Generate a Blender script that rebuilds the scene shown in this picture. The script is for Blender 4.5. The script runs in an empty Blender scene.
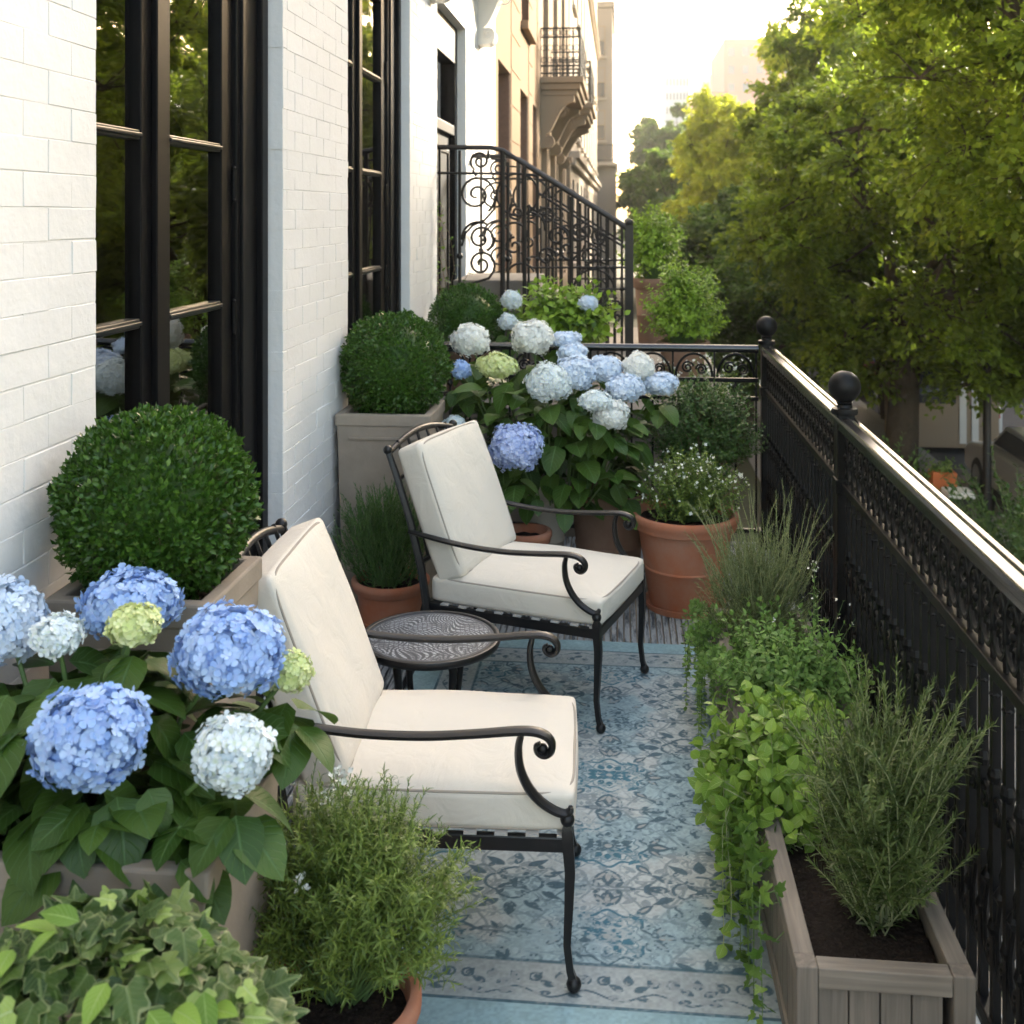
import bpy, math, random
import numpy as np
from mathutils import Vector, Matrix
PI = math.pi
R = math.radians
rng = np.random.default_rng(7)
random.seed(7)
scene = bpy.context.scene
COL = scene.collection

# ------------------------------------------------------------------ camera, sky, sun, exposure
CAM_H = 1.8
FPX = 1100.0
HORIZ = 213.0
YAW = math.atan((620 - 512) / FPX)
cd = bpy.data.cameras.new('camera')
cam = bpy.data.objects.new('camera', cd)
COL.objects.link(cam)
cam.location = (0, 0, CAM_H)
cam.rotation_euler = (PI / 2, 0, YAW)
cd.sensor_width = 36
cd.sensor_fit = 'HORIZONTAL'
cd.lens = FPX / 1024 * 36
cd.shift_y = -(512 - HORIZ) / 1024
cd.clip_start = 0.05
cd.clip_end = 3000
cd.dof.use_dof = True
cd.dof.focus_distance = 3.2
cd.dof.aperture_fstop = 5.6
scene.camera = cam

SUN_EL, SUN_AZ = 18.0, 30.0          # azimuth from +Y (up the street) towards +X (the trees)
w = bpy.data.worlds.new('World')
scene.world = w
w.use_nodes = True
wn = w.node_tree
bg = wn.nodes['Background']
sky = wn.nodes.new('ShaderNodeTexSky')
sky.sky_type = 'NISHITA'
sky.sun_disc = False
sky.sun_elevation = R(SUN_EL)
sky.sun_rotation = R(SUN_AZ)
sky.altitude = 0
sky.air_density = 1.0
sky.dust_density = 3.0
sky.ozone_density = 0.6
tint = wn.nodes.new('ShaderNodeMix'); tint.data_type = 'RGBA'; tint.blend_type = 'MULTIPLY'
tint.inputs[0].default_value = 1.0; tint.inputs[7].default_value = (1.0, 0.90, 0.79, 1)
wn.links.new(sky.outputs[0], tint.inputs[6]); wn.links.new(tint.outputs[2], bg.inputs[0])
bg.inputs[1].default_value = 0.15
sl = bpy.data.lights.new('sun', 'SUN')
sl.energy = 2.7
sl.angle = R(5.0)
sl.color = (1.0, 0.91, 0.75)
so = bpy.data.objects.new('sun', sl)
COL.objects.link(so)
sdir = Vector((math.sin(R(SUN_AZ)) * math.cos(R(SUN_EL)), math.cos(R(SUN_AZ)) * math.cos(R(SUN_EL)), math.sin(R(SUN_EL))))
so.rotation_euler = sdir.to_track_quat('Z', 'Y').to_euler()
so.location = (20, 20, 30)
scene.view_settings.view_transform = 'Standard'
scene.view_settings.look = 'None'
scene.view_settings.gamma = 1
scene.view_settings.use_curve_mapping = False
scene.view_settings.exposure = 2.88

# ------------------------------------------------------------------ helpers
def P(px, py, Y=None, Z=None, X=None):
    """World point seen at a pixel of the photo, at a given world Y (or Z or X)."""
    k = (px - 512) / FPX
    v = (HORIZ - py) / FPX
    d = Vector((-math.sin(YAW) + k * math.cos(YAW), math.cos(YAW) + k * math.sin(YAW), v))
    if Y is not None: t = Y / d.y
    elif X is not None: t = X / d.x
    else: t = (Z - CAM_H) / d.z
    return Vector((0, 0, CAM_H)) + d * t

def tag(o, label=None, cat=None, group=None, kind=None):
    if label: o['label'] = label
    if cat: o['category'] = cat
    if group: o['group'] = group
    if kind: o['kind'] = kind
    return o

def empty(name, loc=(0, 0, 0), rz=0):
    o = bpy.data.objects.new(name, None)
    o.empty_display_size = 0.1
    COL.objects.link(o)
    o.location = loc
    o.rotation_euler = (0, 0, rz)
    return o

def thing(name, label, cat, loc=(0, 0, 0), rz=0, group=None):
    return tag(empty(name, loc, rz), label, cat, group)

def kids(o):
    return [c for c in list(COL.objects) if c.parent == o]

def copy_tree(o, parent=None):
    c = o.copy()
    COL.objects.link(c)
    c.parent = parent
    for ch in kids(o):
        copy_tree(ch, c)
    return c

def smooth_path(path, rad, k=5):
    p = np.array([tuple(q) for q in path], float); n = len(p)
    r = np.array(rad if hasattr(rad, '__len__') else [rad]*n, float)
    q = np.vstack([2*p[0]-p[1], p, 2*p[-1]-p[-2]]); out = []; ro = []
    for i in range(n-1):
        a, b, c, d = q[i], q[i+1], q[i+2], q[i+3]
        for j in range(k):
            t = j/k
            out.append(.5*((2*b)+(c-a)*t+(2*a-5*b+4*c-d)*t*t+(3*b-a-3*c+d)*t**3)); ro.append(r[i]+(r[i+1]-r[i])*t)
    out.append(p[-1]); ro.append(r[-1])
    return [tuple(v) for v in out], ro

class MB:
    """collects geometry, builds ONE mesh object"""
    def __init__(s):
        s.v = []; s.f = []; s.n = 0
    def add(s, vs, fs):
        vs = np.asarray(vs, float).reshape(-1, 3)
        s.v.append(vs)
        for f in fs: s.f.append([i + s.n for i in f])
        s.n += len(vs)
        return s
    def stube(s, path, rad, sides=8, flat=1.0, k=5):
        p, r = smooth_path(path, rad, k)
        return s.tube(p, r, sides, flat)
    def box(s, x0, x1, y0, y1, z0, z1):
        v = [(x0,y0,z0),(x1,y0,z0),(x1,y1,z0),(x0,y1,z0),(x0,y0,z1),(x1,y0,z1),(x1,y1,z1),(x0,y1,z1)]
        return s.add(v, [(3,2,1,0),(4,5,6,7),(0,1,5,4),(1,2,6,5),(2,3,7,6),(3,0,4,7)])
    def cbox(s, c, sz, M=None):
        v = np.array([(sx*sz[0]/2, sy*sz[1]/2, sz2*sz[2]/2) for sz2 in (-1,1) for sx,sy in ((-1,-1),(1,-1),(1,1),(-1,1))])
        if M is not None: v = v @ np.array(M.to_3x3()).T
        return s.add(v + np.array(c), [(3,2,1,0),(4,5,6,7),(0,1,5,4),(1,2,6,5),(2,3,7,6),(3,0,4,7)])
    def tube(s, path, rad, sides=8, flat=1.0, up=None):
        path = [Vector(p) for p in path]
        n = len(path)
        if not hasattr(rad, '__len__'): rad = [rad] * n
        vs = []
        prev = None
        for i, p in enumerate(path):
            t = (path[min(i+1, n-1)] - path[max(i-1, 0)])
            if t.length < 1e-9: t = Vector((0, 0, 1))
            t.normalize()
            if up is not None: a = Vector(up)
            elif prev is None: a = Vector((0, 0, 1)) if abs(t.z) < 0.9 else Vector((1, 0, 0))
            else: a = prev
            a = a - t * a.dot(t)
            if a.length < 1e-6: a = t.orthogonal()
            a.normalize(); prev = a
            b = t.cross(a)
            for k in range(sides):
                th = 2 * PI * k / sides + PI / sides
                vs.append(p + (a * math.cos(th) * flat + b * math.sin(th)) * rad[i])
        fs = [(i*sides+k, i*sides+(k+1) % sides, (i+1)*sides+(k+1) % sides, (i+1)*sides+k) for i in range(n-1) for k in range(sides)]
        fs.append(list(range(sides))[::-1]); fs.append([(n-1)*sides+k for k in range(sides)])
        return s.add(vs, fs)
    def lathe(s, prof, c=(0, 0, 0), seg=24, close=False):
        vs = []
        for r, z in prof:
            for k in range(seg):
                th = 2*PI*k/seg
                vs.append((c[0]+r*math.cos(th), c[1]+r*math.sin(th), c[2]+z))
        n = len(prof)
        fs = [(i*seg+k, i*seg+(k+1) % seg, (i+1)*seg+(k+1) % seg, (i+1)*seg+k) for i in range(n-1) for k in range(seg)]
        if close:
            fs.append(list(range(seg))[::-1]); fs.append([(n-1)*seg+k for k in range(seg)])
        return s.add(vs, fs)
    def ball(s, c, r, seg=16, sz=1.0):
        m = seg // 2
        return s.lathe([(max(r*math.sin(PI*i/m), r*0.01), -r*sz*math.cos(PI*i/m)) for i in range(m+1)], c, seg, True)
    def prism(s, poly, axis, a0, a1):
        """poly of 2D pts extruded along an axis"""
        n = len(poly); vs = []
        for a in (a0, a1):
            for (u, v) in poly:
                vs.append((a, u, v) if axis == 'x' else (u, a, v) if axis == 'y' else (u, v, a))
        fs = [list(range(n)), [n + i for i in range(n)][::-1]]
        fs += [(i, n+i, n+(i+1) % n, (i+1) % n) for i in range(n)]
        return s.add(vs, fs)
    def build(s, name, mat, parent=None, smooth=False, bevel=0, auto=None):
        me = bpy.data.meshes.new(name)
        me.from_pydata(np.vstack(s.v).tolist(), [], s.f)
        if auto is None and not smooth or auto:
            import bmesh
            bm = bmesh.new(); bm.from_mesh(me)
            bmesh.ops.recalc_face_normals(bm, faces=bm.faces)
            bm.to_mesh(me); bm.free()
        me.materials.append(mat)
        if smooth:
            me.polygons.foreach_set('use_smooth', [True] * len(me.polygons))
            try: me.set_sharp_from_angle(angle=R(50))
            except Exception: pass
        o = bpy.data.objects.new(name, me)
        COL.objects.link(o)
        if parent: o.parent = parent
        if bevel:
            m = o.modifiers.new('bevel', 'BEVEL')
            m.width = bevel; m.segments = 2; m.limit_method = 'ANGLE'
        return o

# ------------------------------------------------------------------ materials
def mat(name, col, rough=0.6, metal=0.0, spec=0.5, noise=None, bump=None, coat=0, sheen=0):
    """noise=(scale, amount[, second colour]); bump=(scale, strength, distance)"""
    m = bpy.data.materials.new(name)
    m.use_nodes = True
    nt = m.node_tree; b = nt.nodes['Principled BSDF']
    b.inputs['Base Color'].default_value = (*col, 1)
    b.inputs['Roughness'].default_value = rough
    b.inputs['Metallic'].default_value = metal
    b.inputs['Specular IOR Level'].default_value = spec
    b.inputs['Coat Weight'].default_value = coat
    b.inputs['Sheen Weight'].default_value = sheen
    tc = nt.nodes.new('ShaderNodeTexCoord')
    if noise:
        n = nt.nodes.new('ShaderNodeTexNoise'); n.inputs['Scale'].default_value = noise[0]; n.inputs['Detail'].default_value = 6
        n.inputs['Roughness'].default_value = 0.65
        nt.links.new(tc.outputs['Object'], n.inputs['Vector'])
        mr = nt.nodes.new('ShaderNodeMapRange'); mr.inputs[1].default_value = 0.3; mr.inputs[2].default_value = 0.7
        nt.links.new(n.outputs[0], mr.inputs[0])
        mx = nt.nodes.new('ShaderNodeMix'); mx.data_type = 'RGBA'
        c2 = noise[2] if len(noise) > 2 else tuple(c * 0.5 for c in col)
        a = noise[1]
        mx.inputs[6].default_value = (*col, 1)
        mx.inputs[7].default_value = (*[col[i] * (1-a) + c2[i] * a for i in range(3)], 1)
        nt.links.new(mr.outputs[0], mx.inputs[0]); nt.links.new(mx.outputs[2], b.inputs['Base Color'])
    if bump:
        n = nt.nodes.new('ShaderNodeTexNoise'); n.inputs['Scale'].default_value = bump[0]; n.inputs['Detail'].default_value = 5
        nt.links.new(tc.outputs['Object'], n.inputs['Vector'])
        bp = nt.nodes.new('ShaderNodeBump'); bp.inputs['Strength'].default_value = bump[1]; bp.inputs['Distance'].default_value = bump[2]
        nt.links.new(n.outputs[0], bp.inputs['Height']); nt.links.new(bp.outputs[0], b.inputs['Normal'])
    return m

def leaf_mat(name, c1, c2, trans=0.3, rough=0.45, vein=None, margin=None, c3=None, blotch=0.0):
    """c1..c2 vary from leaf to leaf; vein = colour of the midrib and side veins; margin = variegated edge"""
    m = bpy.data.materials.new(name); m.use_nodes = True
    nt = m.node_tree; N = nt.nodes; L = nt.links
    b = N['Principled BSDF']; out = N['Material Output']
    g = N.new('ShaderNodeNewGeometry')
    cr = N.new('ShaderNodeValToRGB')
    cr.color_ramp.elements[0].color = (*c1, 1); cr.color_ramp.elements[1].color = (*c2, 1)
    if c3:
        e = cr.color_ramp.elements.new(0.93); e.color = (*c2, 1)
        cr.color_ramp.elements[2].color = (*c3, 1)
    L.new(g.outputs['Random Per Island'], cr.inputs[0])
    col = cr.outputs[0]
    if blotch:
        tc0 = N.new('ShaderNodeTexCoord')
        nz = N.new('ShaderNodeTexNoise'); nz.inputs['Scale'].default_value = blotch; nz.inputs['Detail'].default_value = 2
        L.new(tc0.outputs['Object'], nz.inputs[0])
        mm = N.new('ShaderNodeMapRange'); mm.inputs[1].default_value = .35; mm.inputs[2].default_value = .65; mm.inputs[3].default_value = .7; mm.inputs[4].default_value = 1.3
        L.new(nz.outputs[0], mm.inputs[0])
        hs = N.new('ShaderNodeHueSaturation'); L.new(mm.outputs[0], hs.inputs['Value']); L.new(col, hs.inputs['Color'])
        col = hs.outputs[0]
    if vein or margin:
        at = N.new('ShaderNodeAttribute'); at.attribute_name = 'luv'
        sp = N.new('ShaderNodeSeparateXYZ'); L.new(at.outputs['Vector'], sp.inputs[0])
        ab = N.new('ShaderNodeMath'); ab.operation = 'ABSOLUTE'; L.new(sp.outputs[0], ab.inputs[0])
    if vein:
        # side veins: stripes of v - |u|*0.35 ; midrib: |u| small
        m1 = N.new('ShaderNodeMath'); m1.operation = 'MULTIPLY_ADD'; m1.inputs[1].default_value = -0.33
        L.new(ab.outputs[0], m1.inputs[0]); L.new(sp.outputs[1], m1.inputs[2])
        m2 = N.new('ShaderNodeMath'); m2.operation = 'PINGPONG'; m2.inputs[1].default_value = 0.065; L.new(m1.outputs[0], m2.inputs[0])
        m3 = N.new('ShaderNodeMapRange'); m3.inputs[1].default_value = 0.0; m3.inputs[2].default_value = 0.013; m3.inputs[3].default_value = 0.7; m3.inputs[4].default_value = 0
        L.new(m2.outputs[0], m3.inputs[0])
        m4 = N.new('ShaderNodeMapRange'); m4.inputs[1].default_value = 0.03; m4.inputs[2].default_value = 0.08; m4.inputs[3].default_value = 1; m4.inputs[4].default_value = 0
        L.new(ab.outputs[0], m4.inputs[0])
        m5 = N.new('ShaderNodeMath'); m5.operation = 'MAXIMUM'; L.new(m3.outputs[0], m5.inputs[0]); L.new(m4.outputs[0], m5.inputs[1])
        mx = N.new('ShaderNodeMix'); mx.data_type = 'RGBA'; L.new(m5.outputs[0], mx.inputs[0]); L.new(col, mx.inputs[6]); mx.inputs[7].default_value = (*vein, 1)
        col = mx.outputs[2]
        bp = N.new('ShaderNodeBump'); bp.inputs['Strength'].default_value = 0.5; bp.inputs['Distance'].default_value = 0.002; bp.invert = True
        L.new(m5.outputs[0], bp.inputs['Height']); L.new(bp.outputs[0], b.inputs['Normal'])
    if margin:
        nz = N.new('ShaderNodeTexNoise'); nz.inputs['Scale'].default_value = 45
        tc = N.new('ShaderNodeTexCoord'); L.new(tc.outputs['Object'], nz.inputs[0])
        ad = N.new('ShaderNodeMath'); ad.operation = 'MULTIPLY_ADD'; ad.inputs[1].default_value = 0.9; L.new(nz.outputs[0], ad.inputs[0]); L.new(sp.outputs[2], ad.inputs[2])
        mr = N.new('ShaderNodeMapRange'); mr.inputs[1].default_value = 1.30; mr.inputs[2].default_value = 1.42
        L.new(ad.outputs[0], mr.inputs[0])
        mx2 = N.new('ShaderNodeMix'); mx2.data_type = 'RGBA'; L.new(mr.outputs[0], mx2.inputs[0]); L.new(col, mx2.inputs[6]); mx2.inputs[7].default_value = (*margin, 1)
        col = mx2.outputs[2]
    L.new(col, b.inputs['Base Color'])
    b.inputs['Roughness'].default_value = rough
    b.inputs['Specular IOR Level'].default_value = 0.4
    tr = N.new('ShaderNodeBsdfTranslucent'); L.new(col, tr.inputs[0])
    ms = N.new('ShaderNodeMixShader'); ms.inputs[0].default_value = trans
    L.new(b.outputs[0], ms.inputs[1]); L.new(tr.outputs[0], ms.inputs[2]); L.new(ms.outputs[0], out.inputs[0])
    return m

def petal_mat(name, c1, c2, eye):
    m = leaf_mat(name, c1, c2, 0.15, 0.75)
    nt = m.node_tree; N = nt.nodes; L = nt.links
    b = N['Principled BSDF']; src = b.inputs['Base Color'].links[0].from_socket
    at = N.new('ShaderNodeAttribute'); at.attribute_name = 'luv'
    sp = N.new('ShaderNodeSeparateXYZ'); L.new(at.outputs['Vector'], sp.inputs[0])
    mr = N.new('ShaderNodeMapRange'); mr.inputs[1].default_value = 0.0; mr.inputs[2].default_value = 0.55; mr.inputs[3].default_value = 0.8; mr.inputs[4].default_value = 0
    L.new(sp.outputs[2], mr.inputs[0])
    mx = N.new('ShaderNodeMix'); mx.data_type = 'RGBA'; L.new(mr.outputs[0], mx.inputs[0]); L.new(src, mx.inputs[6]); mx.inputs[7].default_value = (*eye, 1)
    for n in N:
        if n.type == 'BSDF_TRANSLUCENT': L.new(mx.outputs[2], n.inputs[0])
    L.new(mx.outputs[2], b.inputs['Base Color'])
    return m

def glass_mat(name, ior=1.55, tint=(0.85, 0.9, 0.88)):
    m = bpy.data.materials.new(name); m.use_nodes = True
    nt = m.node_tree; N = nt.nodes; L = nt.links
    N.remove(N['Principled BSDF'])
    t = N.new('ShaderNodeBsdfTransparent'); t.inputs[0].default_value = (*tint, 1)
    g = N.new('ShaderNodeBsdfGlossy'); g.inputs['Roughness'].default_value = 0.015
    fr = N.new('ShaderNodeFresnel'); fr.inputs[0].default_value = ior
    tc = N.new('ShaderNodeTexCoord')
    nz = N.new('ShaderNodeTexNoise'); nz.inputs['Scale'].default_value = 1.6; L.new(tc.outputs['Object'], nz.inputs[0])
    bp = N.new('ShaderNodeBump'); bp.inputs['Strength'].default_value = 0.25; bp.inputs['Distance'].default_value = 0.01
    L.new(nz.outputs[0], bp.inputs['Height']); L.new(bp.outputs[0], g.inputs['Normal'])
    mx = N.new('ShaderNodeMixShader'); L.new(fr.outputs[0], mx.inputs[0]); L.new(t.outputs[0], mx.inputs[1]); L.new(g.outputs[0], mx.inputs[2])
    L.new(mx.outputs[0], N['Material Output'].inputs[0])
    return m

def wood_mat(name, c1, c2, axis):
    m = mat(name, c1, 0.75)
    nt = m.node_tree; N = nt.nodes; L = nt.links; b = N['Principled BSDF']
    tc = N.new('ShaderNodeTexCoord'); mp = N.new('ShaderNodeMapping')
    sc = [70, 70, 70]; sc[axis] = 3.0
    mp.inputs['Scale'].default_value = sc
    L.new(tc.outputs['Object'], mp.inputs[0])
    n = N.new('ShaderNodeTexNoise'); n.inputs['Scale'].default_value = 1.0; n.inputs['Detail'].default_value = 6; n.inputs['Distortion'].default_value = 0.8
    L.new(mp.outputs[0], n.inputs[0])
    n2 = N.new('ShaderNodeTexNoise'); n2.inputs['Scale'].default_value = 5; L.new(tc.outputs['Object'], n2.inputs[0])
    ad = N.new('ShaderNodeMath'); ad.operation = 'MULTIPLY_ADD'; ad.inputs[1].default_value = 0.6; L.new(n2.outputs[0], ad.inputs[0]); L.new(n.outputs[0], ad.inputs[2])
    mr = N.new('ShaderNodeMapRange'); mr.inputs[1].default_value = 0.55; mr.inputs[2].default_value = 1.05; L.new(ad.outputs[0], mr.inputs[0])
    mx = N.new('ShaderNodeMix'); mx.data_type = 'RGBA'; L.new(mr.outputs[0], mx.inputs[0]); mx.inputs[6].default_value = (*c1, 1); mx.inputs[7].default_value = (*c2, 1)
    L.new(mx.outputs[2], b.inputs['Base Color'])
    bp = N.new('ShaderNodeBump'); bp.inputs['Strength'].default_value = 0.4; bp.inputs['Distance'].default_value = 0.003
    L.new(n.outputs[0], bp.inputs['Height']); L.new(bp.outputs[0], b.inputs['Normal'])
    return m

def attr_mat(name, rough=0.9, nscale=500, bstr=0.4, bdist=0.002, metal=0, spec=.3):
    m = mat(name, (1, 1, 1), rough, metal, spec, bump=(nscale, bstr, bdist))
    nt = m.node_tree; N = nt.nodes; L = nt.links
    at = N.new('ShaderNodeAttribute'); at.attribute_name = 'Col'
    L.new(at.outputs['Color'], N['Principled BSDF'].inputs['Base Color'])
    return m

M = {}
M['iron'] = mat('black_iron', (0.0045, 0.0045, 0.0052), 0.45, 0.0, 0.2, noise=(25, 0.5, (0.009, 0.0085, 0.008)), bump=(60, 0.15, 0.002))
M['iron_old'] = mat('weathered_iron', (0.008, 0.0075, 0.007), 0.5, 0.0, 0.5, noise=(15, 0.6, (0.03, 0.022, 0.017)), bump=(60, 0.2, 0.002))
M['chair_metal'] = mat('charcoal_cast_metal', (0.008, 0.008, 0.009), 0.38, 0.0, 0.4, noise=(40, 0.5, (0.015, 0.013, 0.012)), bump=(90, 0.2, 0.001))
M['frame'] = mat('black_paint', (0.004, 0.004, 0.0048), 0.45, 0, 0.15, bump=(8, 0.1, 0.004))
M['white_brick'] = mat('painted_brick', (0.81, 0.80, 0.785), 0.8, 0, 0.15, noise=(2.2, 0.5, (0.70, 0.685, 0.65)), bump=(38, 0.55, 0.004))
M['white_stone'] = mat('white_painted_stone', (0.72, 0.70, 0.66), 0.9, 0, 0.1, noise=(4, 0.3, (0.6, 0.57, 0.52)), bump=(30, 0.2, 0.004))
M['fabric'] = None
M['terracotta'] = mat('terracotta', (0.43, 0.135, 0.06), 0.85, 0, 0.25, noise=(6, 0.75, (0.42, 0.25, 0.18)), bump=(70, 0.25, 0.002))
M['brown_clay'] = mat('brown_clay', (0.20, 0.115, 0.075), 0.85, 0, 0.25, noise=(9, 0.5, (0.28, 0.19, 0.14)), bump=(70, 0.25, 0.002))
M['cream_clay'] = mat('cream_clay', (0.45, 0.40, 0.33), 0.8, 0, 0.3, noise=(10, 0.4, (0.3, 0.26, 0.2)), bump=(70, 0.2, 0.002))
M['cast_stone'] = mat('cast_stone', (0.37, 0.305, 0.24), 0.85, 0, 0.25, noise=(5, 0.75, (0.235, 0.195, 0.155)), bump=(120, 0.35, 0.002))
M['soil'] = mat('soil', (0.018, 0.012, 0.009), 0.95, 0, 0.2, noise=(60, 0.6, (0.05, 0.035, 0.025)), bump=(90, 1.0, 0.02))
M['wood_y'] = wood_mat('grey_cedar_long', (0.29, 0.245, 0.195), (0.15, 0.125, 0.10), 1)
M['wood_x'] = wood_mat('grey_cedar_across', (0.32, 0.27, 0.215), (0.17, 0.14, 0.11), 0)
M['wood_z'] = wood_mat('grey_cedar_upright', (0.26, 0.215, 0.17), (0.13, 0.11, 0.088), 2)
M['stem_green'] = mat('green_stem', (0.10, 0.17, 0.045), 0.6)
M['stem_brown'] = mat('woody_stem', (0.14, 0.10, 0.06), 0.8)
M['stem_pale'] = mat('pale_stem', (0.30, 0.33, 0.16), 0.7)
M['bark'] = mat('bark', (0.10, 0.078, 0.055), 0.95, 0, 0.2, noise=(3, 0.6, (0.045, 0.035, 0.025)), bump=(9, 0.9, 0.06))
M['box_leaf'] = leaf_mat('boxwood_leaf', (0.022, 0.068, 0.008), (0.07, 0.155, 0.018), 0.22, 0.33, c3=(0.14, 0.25, 0.035))
M['hyd_leaf'] = leaf_mat('hydrangea_leaf', (0.035, 0.085, 0.010), (0.085, 0.155, 0.022), 0.25, 0.42, vein=(0.09, 0.175, 0.05))
M['blue'] = petal_mat('blue_petals', (0.30, 0.47, 0.83), (0.52, 0.67, 0.90), (0.45, 0.55, 0.85))
M['lilac'] = petal_mat('lilac_petals', (0.42, 0.53, 0.86), (0.64, 0.73, 0.93), (0.5, 0.55, 0.85))
M['pale'] = petal_mat('pale_blue_petals', (0.72, 0.81, 0.88), (0.87, 0.91, 0.90), (0.62, 0.72, 0.45))
M['lightblue'] = petal_mat('light_blue_petals', (0.60, 0.73, 0.92), (0.80, 0.87, 0.95), (0.7, 0.78, 0.8))
M['whitep'] = petal_mat('white_petals', (0.84, 0.87, 0.86), (0.92, 0.92, 0.89), (0.78, 0.80, 0.6))
M['lime'] = petal_mat('lime_petals', (0.62, 0.70, 0.28), (0.80, 0.83, 0.48), (0.55, 0.66, 0.2))
M['rosemary'] = leaf_mat('rosemary_leaf', (0.055, 0.095, 0.018), (0.15, 0.20, 0.055), 0.2, 0.5)
M['rosemary_grey'] = leaf_mat('grey_rosemary_leaf', (0.09, 0.13, 0.035), (0.20, 0.24, 0.09), 0.2, 0.55)
M['tarragon'] = leaf_mat('soft_herb_leaf', (0.085, 0.14, 0.02), (0.22, 0.30, 0.055), 0.25, 0.45)
M['mint'] = leaf_mat('mint_leaf', (0.12, 0.23, 0.04), (0.24, 0.40, 0.09), 0.3, 0.45, vein=(0.24, 0.38, 0.12))
M['lime_leaf'] = leaf_mat('lime_leaf', (0.14, 0.26, 0.03), (0.30, 0.46, 0.07), 0.32, 0.42, vein=(0.33, 0.46, 0.14))
M['ivy'] = leaf_mat('ivy_leaf', (0.018, 0.05, 0.008), (0.075, 0.13, 0.022), 0.2, 0.42, c3=(.17, .23, .05), vein=(0.13, 0.19, 0.06), margin=(0.23, 0.27, 0.11))
M['ivy_lime'] = leaf_mat('young_ivy_leaf', (0.20, 0.32, 0.06), (0.36, 0.48, 0.12), 0.3, 0.4, vein=(0.42, 0.52, 0.22))
M['trail'] = leaf_mat('trailing_leaf', (0.07, 0.15, 0.02), (0.17, 0.28, 0.05), 0.3, 0.45)
M['dark_shrub'] = leaf_mat('dark_shrub_leaf', (0.035, 0.085, 0.018), (0.09, 0.165, 0.035), 0.25, 0.4)
M['bright_shrub'] = leaf_mat('bright_shrub_leaf', (0.15, 0.26, 0.022), (0.30, 0.46, 0.05), 0.35, 0.45)
M['tiny_white'] = mat('tiny_white_flower', (0.8, 0.8, 0.72), 0.7)
M['asphalt'] = mat('asphalt', (0.06, 0.058, 0.056), 0.9, noise=(2, 0.3, (0.1, 0.098, 0.095)), bump=(60, 0.3, 0.01))
M['pavement'] = mat('pavement', (0.26, 0.25, 0.235), 0.9, noise=(1.5, 0.35, (0.16, 0.155, 0.15)), bump=(40, 0.2, 0.01))
M['kerb'] = mat('kerb_stone', (0.32, 0.31, 0.29), 0.85, noise=(3, 0.3), bump=(30, 0.2, 0.01))
M['paint'] = mat('road_paint', (0.7, 0.69, 0.64), 0.8, noise=(12, 0.4, (0.3, 0.3, 0.28)))
M['earth'] = mat('earth', (0.07, 0.06, 0.035), 0.95, noise=(1, 0.5, (0.05, 0.08, 0.025)))
M['tarragon_dark'] = leaf_mat('dark_rosemary_leaf', (0.04, 0.10, 0.018), (0.10, 0.19, 0.04), 0.2, 0.45)
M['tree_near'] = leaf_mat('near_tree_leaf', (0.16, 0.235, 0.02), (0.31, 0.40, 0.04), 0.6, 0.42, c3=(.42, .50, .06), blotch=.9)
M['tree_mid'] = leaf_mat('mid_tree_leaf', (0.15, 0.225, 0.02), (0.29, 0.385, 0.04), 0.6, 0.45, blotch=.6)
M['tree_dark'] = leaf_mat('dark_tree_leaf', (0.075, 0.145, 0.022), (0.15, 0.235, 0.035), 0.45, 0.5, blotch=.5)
M['tree_sunlit'] = leaf_mat('sun_tinted_tree_leaf', (0.36, 0.44, 0.03), (0.58, 0.62, 0.06), 0.5, 0.5)  # sunlight on the crowns is put into this leaf colour
# ------------------------------------------------------------------ leaf clouds (vectorised)
def tpl_oval(wmax=0.3, nseg=5, fold=0.25, droop=0.25, pos=0.45, power=1.0, point=1.0):
    """leaf along +Y, length 1; 3 verts per row"""
    vs, uv = [], []
    for i in range(nseg + 1):
        t = i / nseg
        wd = wmax * (math.sin(PI * t ** (math.log(0.5) / math.log(pos))) ** power) * (1 - 0.15 * t * point)
        wd = max(wd, 0.004)
        z0 = -droop * t * t
        for sgn in (-1, 0, 1):
            vs.append((sgn * wd, t, z0 + (fold * wd if sgn else 0))); uv.append((sgn, t, abs(sgn)))
    fs = []
    for i in range(nseg):
        a = i * 3
        fs += [(a, a+1, a+4, a+3), (a+1, a+2, a+5, a+4)]
    return np.array(vs), np.array(fs), np.array(uv, float)

def tpl_needle(w=0.06, droop=0.12):
    vs = [(-w*.5, 0, 0), (w*.5, 0, 0), (-w, .5, 0.02), (w, .5, 0.02), (-w*.25, 1, -droop), (w*.25, 1, -droop)]
    return np.array(vs), np.array([(0, 1, 3, 2), (2, 3, 5, 4)]), np.zeros((6, 3))

def tpl_kite(w=0.3, fold=0.1):
    vs = [(0, 0, 0), (w, .45, fold), (0, 1, -0.08), (-w, .45, fold)]
    return np.array(vs), np.array([(0, 1, 2, 3)]), np.zeros((4, 3))

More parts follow.
